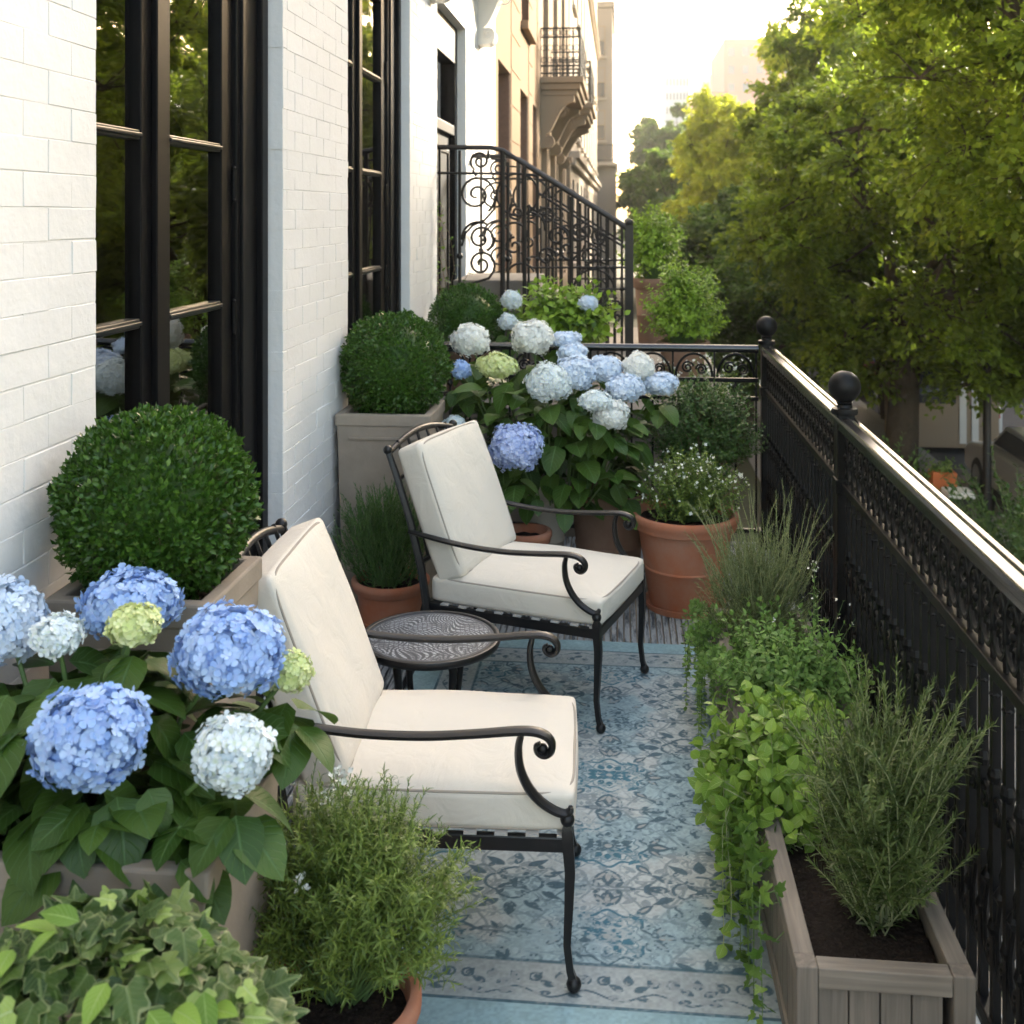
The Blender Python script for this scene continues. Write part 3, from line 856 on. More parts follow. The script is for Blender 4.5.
# ------------------------------------------------------------------ white brick house
def brick_face(y0, y1, z0, z1, openings, x, name, m, parent, blen=.203, bh=.0755, gap=.0016, depth=.068, seed=3):
    rg = np.random.default_rng(seed)
    vs, fs = [], []
    n = 0; z = z0; row = 0
    while z < z1:
        segs = [(y0, y1)]
        for (a, b, c, d) in openings:
            if z + bh*.5 > c and z + bh*.5 < d:
                ns = []
                for s_, e in segs:
                    if a > s_ and b < e: ns += [(s_, a), (b, e)]
                    elif a <= s_ < b < e: ns.append((b, e))
                    elif s_ < a < e <= b: ns.append((s_, a))
                    elif e <= a or s_ >= b: ns.append((s_, e))
                segs = ns
        for s_, e in segs:
            y = math.floor((s_ - y0) / (blen + gap)) * (blen+gap) + y0 - (row % 2) * (blen+gap)/2
            while y < e:
                a, b = max(y, s_), min(y + blen, e)
                if 0 < e - b < .04: b = e
                if b - a > .02:
                    j = lambda k=.0006: rg.normal()*k
                    pr = rg.normal()*.0005
                    za, zb = z + gap/2 + j(.001), z + bh - gap/2 + j(.001)
                    a2, b2 = a + j(.0018), b + j(.0018)
                    c_ = .0015
                    back = [(x-depth, a2, za), (x-depth, b2, za), (x-depth, b2, zb), (x-depth, a2, zb)]
                    f1 = [(x-c_, a2, za+j()), (x-c_, b2, za+j()), (x-c_, b2, zb+j()), (x-c_, a2, zb+j())]
                    f2 = [(x+pr+j(.0006), a2+c_, za+c_), (x+pr+j(.0006), b2-c_, za+c_), (x+pr+j(.0006), b2-c_, zb-c_), (x+pr+j(.0006), a2+c_, zb-c_)]
                    vs += back + f1 + f2
                    for q in range(4):
                        r_ = (q+1) % 4
                        fs.append((n+q, n+r_, n+4+r_, n+4+q)); fs.append((n+4+q, n+4+r_, n+8+r_, n+8+q))
                    fs.append((n+8, n+9, n+10, n+11)); n += 12
                y += blen + gap
        z += bh; row += 1
    mb = MB(); mb.add(vs, fs)
    # mortar bed: strips around the openings
    ys = [y0]
    for (a, b, c, d) in openings: ys += [a, b]
    ys.append(y1)
    for i in range(0, len(ys), 2): mb.box(x-depth-.12, x-.0022, ys[i]+.0005, ys[i+1]-.0005, z0, z1)
    for (a, b, c, d) in openings:
        mb.box(x-depth-.12, x-.0022, a-.0005, b+.0005, d, z1)
        if c > z0: mb.box(x-depth-.12, x-.0022, a-.0005, b+.0005, z0, c)
    return mb.build(name, m, parent)

house = thing('brick_house', 'white painted brick house with tall black windows along the left side of the balcony', 'house', (0, 0, 0))
OP = [(2.527, 3.997), (4.981, 6.488), (7.463, 8.892)]
OPZ = (.02, 3.18)
openings = [(-.6, .87, *OPZ)] + [(a, b, *OPZ) for a, b in OP[:2]] + [(OP[2][0], OP[2][1], 0.0, 3.30)]
brick_face(-2.5, 11.0, 0.0, 4.9, openings, XW, 'wall', M['white_brick'], house)
MB().box(XW-.2, XW-.004, -2.5, 11.0, GZ, -.001).build('basement_wall', M['white_stone'], house)
MB().box(XW-.2, XW-.004, -2.5, 11.0, 4.901, 8.0).build('upper_wall', M['white_brick'], house)
room = mat('dark_room', (0.16, 0.15, 0.12), 0.9)
rm = MB(); rm.box(-5.5, -5.4, -2.5, 11, 0, 3.6); rm.box(-5.4, XW-.2, -2.5, -2.4, 0, 3.6); rm.box(-5.4, XW-.2, 10.9, 11, 0, 3.6); rm.box(-5.4, XW-.2, -2.4, 10.9, 3.5, 3.6); rm.box(-5.4, XW-.2, -2.4, 10.9, -.05, 0)
rm.build('interior', room, house)
M['glass'] = glass_mat('window_glass', 3.8)
FX = -1.322   # face of the window frame
def casement(y0, y1, z0, z1, lock=True):
    """tall french casement; parts are children of the house"""
    fr = MB()
    f = M['frame']
    wj = .05; wj2 = .295
    # outer casing, deep; far side carries a wide moulded casing
    fr.box(FX-.10, FX+.0, y0, y0+wj, z0, z1)
    fr.box(FX-.10, FX+.0, y1-wj2, y1, z0, z1)
    fr.box(FX-.10, FX+.012, y1-wj2+.03, y1-wj2+.055, z0, z1)
    fr.box(FX-.10, FX+.022, y1-.085, y1-.02, z0, z1)
    fr.box(FX-.10, FX-.002, y0+wj, y1-wj2, z1-.09, z1)
    fr.box(FX-.10, FX-.002, y0+wj, y1-wj2, z0, z0+.07)
    w_ = fr.build('window_frame', f, house, bevel=.004)
    ins = y1-wj2-.004
    st_ = .098
    a0 = y0+wj+.004; mid = a0 + .492
    for k, (a, b) in enumerate(((a0, mid-.002), (mid+.002, ins))):
        s_ = MB(); x0, x1 = FX-.065, FX-.016
        la = .05 if k == 0 else st_
        s_.box(x0, x1, a, a+la, z0+.075, z1-.095)
        s_.box(x0, x1, b-st_, b, z0+.075, z1-.095)
        s_.box(x0, x1, a+la, b-st_, z0+.075, z0+.23)
        s_.box(x0, x1, a+la, b-st_, z1-.19, z1-.095)
        if k == 0: s_.box(x1, x1+.02, b-.035, b+.03, z0+.075, z1-.095)
        sash = s_.build('sash', f, w_, bevel=.004)
        for z in (.96, 1.49, 2.02, 2.55):
            mu = MB()
            mu.box(x0+.008, x1-.004, a+la-.001, b-st_+.001, z-.014, z+.014)
            mu.box(x0+.012, x1+.004, a+la-.001, b-st_+.001, z-.006, z+.006)
            mu.build('glazing_bar', M['bar_grey'], w_, bevel=.003)
        g_ = MB(); g_.box(x0+.018, x0+.024, a+la-.004, b-st_+.004, z0+.22, z1-.18)
        g_.build('pane', M['glass'], w_)
    for z in (.55, 1.44, 1.9, 2.6):
        h = MB()
        h.tube([(FX-.008, ins-.004, z-.05), (FX-.008, ins-.004, z+.05)], .009, 8)
        h.ball((FX-.008, ins-.004, z+.055), .009, 8); h.ball((FX-.008, ins-.004, z-.055), .009, 8)
        h.build('hinge', f, w_, smooth=True)
    hd = MB(); hd.tube([(FX+.02, mid-.0, 1.02), (FX+.02, mid, 1.12)], .008, 8); hd.ball((FX+.02, mid, 1.07), .018, 10)
    hd.build('handle', f, w_, smooth=True)
    return w_
M['bar_grey'] = mat('bar_paint', (0.02, 0.02, 0.021), 0.35, 0, 0.4)
wins = [casement(a, b, OPZ[0], OPZ[1]) for a, b in [(-.6, .87)] + OP[:2]]
cur = mat('linen_curtain', (0.62, 0.60, 0.50), 0.9)
for (a, b) in ((2.40, 3.06), (3.30, 4.10), (4.85, 5.6), (5.75, 6.6)):
    n_ = 90; ys = np.linspace(a, b, n_); xs = -1.62 + .028*np.sin(np.linspace(0, 44, n_)+.8*np.sin(np.linspace(0, 9, n_)))
    cu = MB()
    v = [(xs[i], ys[i], z) for z in (0.05, 3.1) for i in range(n_)]
    cu.add(v, [(i, i+1, n_+i+1, n_+i) for i in range(n_-1)])
    cu.build('curtain', cur, house, smooth=True)
# entrance door beyond
dr = MB(); a, b = OP[2]
dr.box(FX-.08, FX-.0, a, a+.12, 0, 3.30); dr.box(FX-.08, FX, b-.12, b, 0, 3.30); dr.box(FX-.08, FX-.001, a+.12, b-.12, 3.0, 3.30); dr.box(FX-.075, FX-.004, a+.12, b-.12, 2.42, 2.5)
d_ = dr.build('door_frame', M['frame'], house, bevel=.005)
dl = MB(); dl.box(FX-.09, FX-.045, a+.12, b-.12, 0, 2.42)
for z0, z1 in ((.15, .85), (1.0, 2.3)):
    for y0, y1 in ((a+.22, (a+b)/2-.06), ((a+b)/2+.06, b-.22)):
        dl.box(FX-.045, FX-.030, y0, y0+.03, z0, z1); dl.box(FX-.045, FX-.030, y1-.03, y1, z0, z1); dl.box(FX-.045, FX-.031, y0+.03, y1-.03, z0, z0+.03); dl.box(FX-.045, FX-.031, y0+.03, y1-.03, z1-.03, z1)
dl.build('door_leaf', M['frame'], d_, bevel=.004)
MB().box(FX-.07, FX-.06, a+.12, b-.12, 2.5, 3.18).build('pane', M['glass'], d_)

def scroll_bracket(y, x0, x1, z0, z1, wd, m, parent, name='scroll_bracket'):
    """classical console: S profile, thick along y"""
    H = z1-z0; W = x1-x0
    poly = [(x0, z1), (x1, z1), (x1, z1-.12*H)]
    for t in np.linspace(0, 1, 14):
        xx = x1 - W*(.08 + .80*(t**.8)) ; zz = z1 - H*(.14 + .62*t) + .06*H*math.sin(t*2*PI)
        poly.append((xx, zz))
    cx, cz, r = x0+W*.22, z0+H*.14, H*.13
    for a_ in np.linspace(.9, -2.0, 9): poly.append((cx+r*math.cos(a_)*.9, cz+r*math.sin(a_)))
    poly.append((x0, z0))
    mb = MB(); mb.prism(poly, 'y', y-wd/2, y+wd/2)
    br = mb.build(name, m, parent, bevel=.006)
    for sy in (-1, 1):
        yy = y + sy*(wd/2+.002)
        for (c0, c1, rr) in ((x0+W*.62, z1-H*.30, H*.12), (cx+r*.1, cz+r*.1, r*.7)):
            pts = []
            for q in range(26):
                a_ = q*.42; rad_ = rr*(1-q/30)
                pts.append((c0+rad_*math.cos(a_), yy, c1+rad_*math.sin(a_)))
            sc = MB(); sc.tube(pts, .008, 6); sc.build('volute', m, br, smooth=True)
    cap = MB(); cap.box(x0, x1+.03, y-wd/2-.02, y+wd/2+.02, z1, z1+.04)
    cap.build('bracket_cap', m, br, bevel=.004)
    return br
scroll_bracket(9.75, XW, XW+.36, 3.28, 3.92, .22, M['white_stone'], house)
scroll_bracket(7.22, XW, XW+.30, 3.20, 3.92, .2, M['white_stone'], house)
MB().box(XW-.0, XW+.42, 7.0, 9.98, 3.965, 4.1).build('door_hood', M['white_stone'], house, bevel=.01)

# ------------------------------------------------------------------ neighbouring facades up the street
M['tan_stone'] = mat('tan_stone', (0.27, 0.195, 0.13), 0.95, 0, 0.05, noise=(.6, .35, (.21, .15, .10)), bump=(25, .25, .01))
M['cream_stone'] = mat('cream_stone', (0.33, 0.255, 0.18), 0.95, 0, 0.05, noise=(.4, .3, (.25, .19, .14)), bump=(15, .2, .01))
M['pale_stone'] = mat('pale_stone', (0.42, 0.365, 0.30), 0.95, 0, 0.05, noise=(.3, .3, (.33, .29, .24)))
M['grey_stone'] = mat('grey_stone', (0.30, 0.27, 0.235), 0.95, 0, 0.05, noise=(.3, .3, (.24, .22, .19)))
M['win_dark'] = mat('far_window_glass', (0.03, 0.035, 0.04), 0.08, 0, 0.8)
M['brown_brick'] = mat('brown_brick', (0.20, 0.12, 0.085), 0.85, noise=(30, .5, (.1, .06, .045)))
M['pink_brick'] = mat('red_brick_far', (0.52, 0.21, 0.155), 0.9, noise=(.4, .3, (.36, .18, .13)))

def facade(name, label, y0, y1, x, z0, z1, m, wins_, cornices=(), side=True, frame=None, reveal=None, back=-14):
    """street facade facing +X with recessed windows: wins_ = list of (ya, yb, za, zb)"""
    t = thing(name, label, 'building', ((back+x)/2, (y0+y1)/2, GZ), 0)
    O = np.array(t.location)
    def bx(mb, a): mb.box(a[0]-O[0], a[1]-O[0], a[2]-O[1], a[3]-O[1], a[4]-O[2], a[5]-O[2])
    mb = MB()
    ys = sorted(set([y0, y1] + [q for w_ in wins_ for q in w_[:2]]))
    rec = .22
    for a, b in zip(ys[:-1], ys[1:]):
        holes = sorted([(w_[2], w_[3]) for w_ in wins_ if w_[0] <= a+1e-6 and w_[1] >= b-1e-6])
        z = z0
        for h0, h1 in holes:
            bx(mb, (x-rec, x, a, b, z, h0)); z = h1
        bx(mb, (x-rec, x, a, b, z, z1))
    bx(mb, (back, x-rec-.06, y0, y1, z0, z1))
    mb.build('wall', m, t)
    for cz, ch, cp in cornices:
        c_ = MB(); bx(c_, (x+.001, x+cp*.6, y0, y1, cz, cz+ch*.5)); bx(c_, (x+.001, x+cp, y0, y1, cz+ch*.5, cz+ch))
        c_.build('cornice', m, t, bevel=.01)
    for (a, b, c, d) in wins_[:90]:
        w_ = MB(); bx(w_, (x-rec-.055, x-rec-.02, a, a+.07, c, d)); bx(w_, (x-rec-.055, x-rec-.02, b-.07, b, c, d)); bx(w_, (x-rec-.055, x-rec-.021, a+.07, b-.07, d-.08, d)); bx(w_, (x-rec-.055, x-rec-.021, a+.07, b-.07, (c+d)/2-.03, (c+d)/2+.03)); bx(w_, (x-rec-.055, x-rec-.021, a+.07, b-.07, c, c+.08))
        wo = w_.build('window', frame or M['frame'], t)
        g_ = MB(); bx(g_, (x-rec-.05, x-rec-.04, a+.07, b-.07, c+.08, d-.08)); g_.build('pane', M['win_dark'], wo)
        s_ = MB(); bx(s_, (x+.001, x+.10, a-.12, b+.12, c-.12, c-.02)); s_.build('sill', m, wo, bevel=.01)
        if reveal:
            r_ = MB(); bx(r_, (x-rec+.002, x-.01, b-.03, b-.002, c, d)); r_.build('reveal', reveal, wo)
    return t

b1 = facade('brownstone_house', 'warm tan stone house with narrow dark windows just past the stair railing', 11.0, 17.2, XW-.02, GZ, 11,
       M['tan_stone'], [(11.45, 12.75, .9, 3.42), (14.0, 15.2, .9, 3.4), (11.45, 12.75, 4.5, 7), (14.2, 15.4, 4.3, 6.9), (16.0, 16.8, .9, 3.4)], cornices=((.25, .25, .1),), reveal=M['brown_brick'])
O = np.array(b1.location)
for z in np.arange(.55, 7, .42):     # ashlar courses
    for (a, b) in ((12.8, 13.95), (15.25, 15.95), (16.85, 17.2)):
        jm = MB()
        jm.box(XW-.019-O[0], XW-.012-O[0], a-O[1], b-O[1], z-O[2], z+.40-O[2])
        jm.build('ashlar_block', M['tan_stone'], b1, bevel=.01)
b2 = facade('stone_townhouse', 'cream stone townhouse carrying two ornate iron balconies on scroll brackets', 17.2, 27.5, XW-.02, GZ, 14,
       M['cream_stone'], [(18.2, 19.6, .6, 3.2), (21.0, 22.4, .6, 3.2), (24, 25.4, .6, 3.2), (18.2, 19.6, 4.1, 6.9), (21.0, 22.4, 4.1, 6.9), (24.0, 25.4, 4.1, 6.9), (18.2, 19.6, 8.2, 10.6), (21.0, 22.4, 8.2, 10.6)], cornices=((.2, .3, .12), (7.3, .3, .2)))
O2 = np.array(b2.location)
def iron_balcony(y0, y1, xp, z, parent, O, h=.95, m=M['cream_stone']):
    o_ = MB(); x0 = XW-.018
    def loc(a): return (a[0]-O[0], a[1]-O[0], a[2]-O[1], a[3]-O[1], a[4]-O[2], a[5]-O[2])
    o_.box(*loc((x0, xp, y0, y1, z-.10, z))); o_.box(*loc((x0, xp-.05, y0+.05, y1-.05, z-.20, z-.10))); o_.box(*loc((x0, xp-.10, y0+.1, y1-.1, z-.28, z-.20)))
    sl_ = o_.build('balcony_slab', m, parent, bevel=.012)
    r = MB()
    X0, X1, Y0, Y1, Z = x0-O[0], xp-.06-O[0], y0+.06-O[1], y1-.06-O[1], z-O[2]
    for zz in (.06, .18, h*.82, h): r.tube([(X0, Y0, Z+zz), (X1, Y0, Z+zz)], .016, 6); r.tube([(X1, Y0, Z+zz), (X1, Y1, Z+zz)], .016, 6); r.tube([(X0, Y1, Z+zz), (X1, Y1, Z+zz)], .016, 6)
    n1 = max(3, int((X1-X0)/.10)); n2 = int((Y1-Y0)/.12)
    for i in range(n1+1):
        xx = X0+(X1-X0)*i/n1
        for yy in (Y0, Y1): r.tube([(xx, yy, Z), (xx, yy, Z+h)], .011 if i < n1 else .02, 5)
        if i < n1:
            for zz in (h*.35, h*.6, h*.91): r.tube([(xx+(X1-X0)/n1*(.5+.42*math.cos(q)), Y0, Z+zz+.045*math.sin(q)) for q in np.linspace(0, 2*PI, 11)], .007, 4)
    for i in range(n2+1):
        yy = Y0+(Y1-Y0)*i/n2
        r.tube([(X1, yy, Z), (X1, yy, Z+h)], .011, 5)
        if i < n2:
            for zz in (h*.35, h*.91): r.tube([(X1, yy+.06+.05*math.cos(q), Z+zz+.045*math.sin(q)) for q in np.linspace(0, 2*PI, 11)], .007, 4)
    r.build('balcony_railing', M['iron_old'], sl_, smooth=True)
    return sl_
for (y0, y1, xp, z) in ((17.55, 20.3, -.58, 3.98), (20.6, 23.2, -.50, 3.86)):
    iron_balcony(y0, y1, xp, z, b2, O2, .78)
    for yy in (y0+.2, y1-.25):
        scroll_bracket(yy-O2[1], XW-.018-O2[0], xp-.15-O2[0], z-1.15-O2[2], z-.29-O2[2], .22, M['cream_stone'], b2)
# engaged pilasters between the windows
for yy in (17.9, 20.2, 22.9, 26.2):
    pl_ = MB()
    pl_.box(XW-.019-O2[0], XW+.07-O2[0], yy-O2[1], yy+.28-O2[1], -O2[2]+.5, -O2[2]+3.0); pl_.box(XW-.019-O2[0], XW+.12-O2[0], yy-.05-O2[1], yy+.33-O2[1], -O2[2]+3.0, -O2[2]+3.14)
    pl_.build('pilaster', M['cream_stone'], b2, bevel=.01)
b3 = facade('apartment_house', 'pale cream apartment building behind the ornate iron balconies', 27.5, 60, XW-.0, GZ, 22,
       M['pale_stone'], [(a, a+1.3, z, z+2.2) for a in np.arange(29, 58, 3.1) for z in (.5, 3.9, 7.3, 10.7, 14)], cornices=((3.0, .35, .25), (10.1, .3, .2)), frame=M['grey_stone'])
# tower end facing the camera, further up the street
tw = thing('corner_tower', 'grey stone apartment tower with sash windows at the far end of the row', 'building', (-2.2, 66, GZ))
def tb(mb, a): mb.box(a[0]+2.2, a[1]+2.2, a[2]-66, a[3]-66, a[4]-GZ, a[5]-GZ)
mb = MB(); tb(mb, (-4.2, -.42, 62.3, 72, 4.6, 13.4)); tb(mb, (-4.2, -.30, 62.2, 72.1, 13.4, 13.75)); tb(mb, (-4.2, -.22, 62.0, 72, GZ, 4.4)); mb.build('wall', M['grey_stone'], tw, bevel=.02)
mb = MB(); tb(mb, (-4.2, -.12, 61.9, 72.1, 4.4, 4.6)); mb.build('cornice', M['pale_stone'], tw, bevel=.02)
for k, z in enumerate((11.6, 9.25, 6.85)):
    for x in (-1.15,):
        mb = MB(); tb(mb, (x-.32, x+.32, 62.22, 62.29, z-.95, z+.75)); wi = mb.build('window', M['cream_stone'], tw)
        mb = MB(); tb(mb, (x-.27, x+.27, 62.19, 62.22, z-.90, z-.12)); mb.build('pane', M['win_dark'], wi)
        mb = MB(); tb(mb, (x-.27, x+.27, 62.19, 62.22, z-.06, z+.70)); mb.build('pane', M['grey_stone'], wi)
        mb = MB(); tb(mb, (x-.42, x+.42, 62.1, 62.29, z-1.08, z-.96)); mb.build('sill', M['pale_stone'], wi, bevel=.01)
mb = MB()
for x in np.linspace(-1.75, -.35, 15): mb.tube([(x+2.2, -4.5, 4.62-GZ), (x+2.2, -4.5, 5.6-GZ)], .022, 5)
for z in (4.75, 5.6): mb.tube([(-1.75+2.2, -4.5, z-GZ), (-.35+2.2, -4.5, z-GZ)], .028, 5)
mb.build('balcony_railing', M['iron_old'], tw, smooth=True)
mb = MB(); tb(mb, (-1.85, -.25, 61.3, 62.25, 4.45, 4.62)); mb.build('balcony_slab', M['pale_stone'], tw)

# far high-rises over the trees
def far_block(name, label, x0, x1, y, z1, m, wm=None, nx=6, nz=12, dy=30, top=None):
    t = thing(name, label, 'building', ((x0+x1)/2, y+dy/2, GZ))
    cx = (x0+x1)/2; hw = (x1-x0)/2
    mb = MB().box(-hw, hw, -dy/2, dy/2, 0, z1-GZ)
    if top: mb.box(-hw*.5, hw*.3, -dy*.2, dy*.2, z1-GZ, z1-GZ+top)
    mb.build('wall', m, t)
    zt = z1-GZ
    for i in range(nx):
        for k in range(nz):
            x = -hw + (i+.5)*2*hw/nx; z = zt - 1.6 - k*3.2
            if zt-z < 20: MB().box(x-hw/nx*.45, x+hw/nx*.45, -dy/2-.12, -dy/2-.02, z-1.5, z).build('window', wm or M['win_far'], t)
    return t
M['win_far'] = mat('far_windows', (0.16, 0.17, 0.18), 0.4)
M['blue_white'] = mat('pale_panel', (0.50, 0.52, 0.53), 0.8, noise=(.2, .2))
far_block('tower_block', 'pale blue grey tower block, leftmost on the skyline above the trees', 10.2, 15.5, 250, 33.6, M['blue_white'], nx=7, top=0)
far_block('tower_block', 'pale cream tower block between the blue grey one and the red brick one', 17.2, 20.6, 235, 31.0, M['blue_white'], nx=4, top=1.5)
far_block('red_brick_building', 'red brick block rising highest above the trees on the skyline', 18.6, 36, 200, 33.0, M['pink_brick'], nx=7)
far_block('brick_building', 'low reddish building with cream upper floor at the foot of the skyline', 13.6, 20.5, 190, 22.5, M['pink_brick'], nx=6, nz=8)

# opposite side of the street
sh = ['cream rendered shop building across the street behind the tree trunks', 'brown brick shop building across the street behind the trees', 'pale stone building across the street farthest up the row']
mats_ = [M['cream_stone'], M['brown_brick'], M['pale_stone']]
M['awning_red'] = mat('red_awning', (0.45, 0.06, 0.04), 0.8)
M['awning_blue'] = mat('blue_awning', (0.05, 0.10, 0.30), 0.8)
for i in range(3):
    y0, y1 = 14+i*26, 40+i*26
    t = thing('shop_building', sh[i], 'building', (23, (y0+y1)/2, GZ))
    hw = 13
    MB().box(-2.8, 6, -hw, hw-.02, 0, 13).build('wall', mats_[i], t)
    for k in range(6):
        yy = -hw+1.2+k*4.2
        o_ = MB().box(-2.95, -2.81, yy, yy+3.2, .3, 3.0).build('shop_window', M['win_dark'], t)
        MB().prism([(-2.81, 3.5), (-2.81, 3.1), (-4.0, 2.7), (-4.0, 2.85)], 'y', yy-.1, yy+3.3).build('awning', M['awning_red'] if k % 2 else M['awning_blue'], o_)
        for z in (4.6, 8.2):
            w_ = MB().box(-2.90, -2.81, yy+.7, yy+2.3, z, z+2.1).build('window', M['pale_stone'], t)
            MB().box(-2.94, -2.90, yy+.8, yy+2.2, z+.1, z+2.0).build('pane', M['win_dark'], w_)
# ------------------------------------------------------------------ balcony railing
XR = .785; YE = 6.02
rail = thing('iron_railing', 'black wrought iron balcony railing with ball finials along the right side and far end', 'railing', (XR, 3.6, 0))
RO = np.array([XR, 3.6, 0.0])
M['rail_top'] = mat('polished_black_iron', (0.012, 0.012, 0.0125), 0.24, 0.0, 0.8, noise=(8, .5, (.02, .019, .018)), bump=(30, .08, .002))
prof = [(-.028, 1.045), (-.027, 1.060), (-.034, 1.068), (-.034, 1.078), (-.030, 1.086), (-.020, 1.083), (0, 1.090), (.020, 1.083), (.030, 1.086), (.034, 1.078), (.034, 1.068), (.027, 1.060), (.028, 1.045)]
MB().prism(prof, 'y', -.5-RO[1], YE-.04-RO[1]).build('handrail', M['rail_top'], rail)
MB().tube([(XW-RO[0]+.005, YE-RO[1], 1.068), (-.045, YE-RO[1], 1.068)], .021, 12).build('handrail', M['rail_top'], rail, smooth=True)
mb = MB()
for z, hh in ((.845, .014), (.09, .016)): mb.box(-.016, .016, -.5-RO[1], YE-.04-RO[1], z-hh, z+hh)
mb.build('lower_rail', M['iron'], rail, bevel=.003)
mb = MB()
for z in (.90, .80, .09): mb.box(XW-RO[0]+.005, -.045, YE-RO[1]-.012, YE-RO[1]+.012, z-.011, z+.011)
mb.build('lower_rail', M['iron'], rail, bevel=.003)
def post(y):
    mb = MB(); yy = y-RO[1]
    mb.box(-.030, .030, yy-.030, yy+.030, -.0, 1.10)
    mb.box(-.042, .042, yy-.042, yy+.042, 0, .10); mb.box(-.036, .036, yy-.036, yy+.036, .82, .87)
    p = mb.build('post', M['iron'], rail, bevel=.004)
    f = MB(); f.lathe([(.044, 1.095), (.046, 1.104), (.044, 1.114), (.028, 1.118), (.024, 1.128), (.030, 1.134), (.022, 1.142)], (0, yy, 0), 20, True)
    f.ball((0, yy, 1.190), .056, 24)
    f.build('finial', M['iron'], p, smooth=True)
for y in (1.90, 3.96, YE): post(y)
def circ(c, r, ax, r2=None, n=20, a0=0, a1=2*PI):
    r2 = r2 or r
    out = []
    for q in np.linspace(a0, a1, n):
        u, v = r*math.cos(q), r2*math.sin(q)
        out.append((c[0], c[1]+u, c[2]+v) if ax == 'y' else (c[0]+u, c[1], c[2]+v))
    return out
def spiral(c, r0, r1, a0, a1, ax, n=26):
    out = []
    for i in range(n):
        t = i/(n-1); q = a0+(a1-a0)*t; r = r0+(r1-r0)*t
        u, v = r*math.cos(q), r*math.sin(q)
        out.append((c[0], c[1]+u, c[2]+v) if ax == 'y' else (c[0]+u, c[1], c[2]+v))
    return out
# prototypes (built at the origin of the rail thing, then copied)
bal = MB()
bal.box(-.0085, .0085, -.0105, .0105, .10, .835)
for z in (.62, .30): bal.lathe([(.007, -.022), (.013, -.014), (.017, 0), (.013, .014), (.007, .022)], (0, 0, z), 10, True)
bal.lathe([(.007, -.010), (.014, 0), (.007, .010)], (0, 0, .79), 8, True)
balo = bal.build('baluster', M['iron'], rail, smooth=False)
sc = MB()          # top band: ring with curls
sc.tube(circ((0, 0, .952), .043, 'y', .072), .0075, 6)
sc.tube(spiral((0, .012, .985), .030, .006, PI, 4.2*PI, 'y', 20), .006, 5)
sc.tube(spiral((0, -.012, .918), .030, .006, 0, 3.2*PI, 'y', 20), .006, 5)
sc.ball((0, 0, .952), .013, 8)
sc.tube([(0, .052, .86), (0, .052, 1.046)], .0065, 5)
sco = sc.build('scroll', M['iron'], rail, smooth=True)
ss = MB()          # lower S scroll between two balusters
ss.tube(spiral((0, .018, .545), .034, .008, PI*1.1, -PI*1.6, 'y'), .007, 6)
ss.tube([(0, -.016, .535), (0, -.020, .46), (0, .0, .38), (0, .024, .30), (0, .020, .24)], .007, 6)
ss.tube(spiral((0, -.014, .235), .034, .008, .05*PI, -PI*2.4, 'y'), .007, 6)
ss.add([(-.004, -.03, .40), (.004, -.03, .40), (.006, .0, .43), (-.006, .0, .43), (0, -.012, .47)], [(0, 1, 2, 3), (0, 1, 4), (1, 2, 4), (2, 3, 4), (3, 0, 4)])
ss.lathe([(.006, -.02), (.017, 0), (.006, .02)], (0, .002, .385), 8, True)
sso = ss.build('s_scroll', M['iron'], rail, smooth=True)
yy = .45; i = 0
ys = []
while yy < YE-.08:
    if min(abs(yy-q) for q in (1.90, 3.96)) > .05: ys.append(yy)
    yy += .078; 
for i, y in enumerate(ys):
    for j, (pr, off) in enumerate(((balo, 0), (sco, .039), (sso, .039))):
        
        if i == 0: o = pr
        else:
            o = pr.copy(); COL.objects.link(o); o.parent = rail
        o.location = (0, y+off-RO[1], 0)
# back run: arches with curls above a second bar
ar = MB()
ar.tube(circ((0, 0, .915), .098, 'x', .125, 16, 0, PI), .0075, 6)
ar.tube(spiral((-.035, 0, .965), .034, .006, .2, 3.4*PI, 'x'), .006, 5)
ar.tube(spiral((.040, 0, .955), .030, .006, PI, -2.6*PI, 'x'), .006, 5)
ar.box(-.006, .006, -.006, .006, .10, .91)
ar.box(.104, .114, -.005, .005, .10, 1.05)
ar.lathe([(.007, -.02), (.016, 0), (.007, .02)], (0, 0, .86), 8, True)
aro = ar.build('scroll', M['iron'], rail, smooth=False)
for i in range(9):
    o = aro if i == 0 else aro.copy()
    if i: COL.objects.link(o); o.parent = rail
    o.location = (-.165-i*.222, YE-RO[1], 0)

# ------------------------------------------------------------------ neighbour's terrace, stoop and stair railing
M['terrace'] = mat('terrace_stone', (0.23, 0.20, 0.17), .85, noise=(4, .4), bump=(30, .2, .01))
ter = thing('stone_terrace', 'stone stoop terrace of the house beyond the far railing', 'stoop', (-.4, 8.5, GZ))
mb = MB(); mb.box(XW+.4+.005, .62+.4, 6.25-8.5, 10.6-8.5, 0, .62-GZ); mb.build('terrace_body', M['terrace'], ter, bevel=.01)
mb = MB(); mb.box(XW+.4+.005, .68+.4, 6.2-8.5, 10.65-8.5, .621-GZ, .70-GZ); mb.build('terrace_coping', M['terrace'], ter, bevel=.01)
mb = MB()
for i in range(5): mb.box(XW+.41, -.62+.13*i+.4, 8.12-8.5, 9.1-8.5, .701-GZ+(4-i)*.12, .701-GZ+(5-i)*.12-.0005)
mb.build('steps', M['terrace'], ter, bevel=.01)

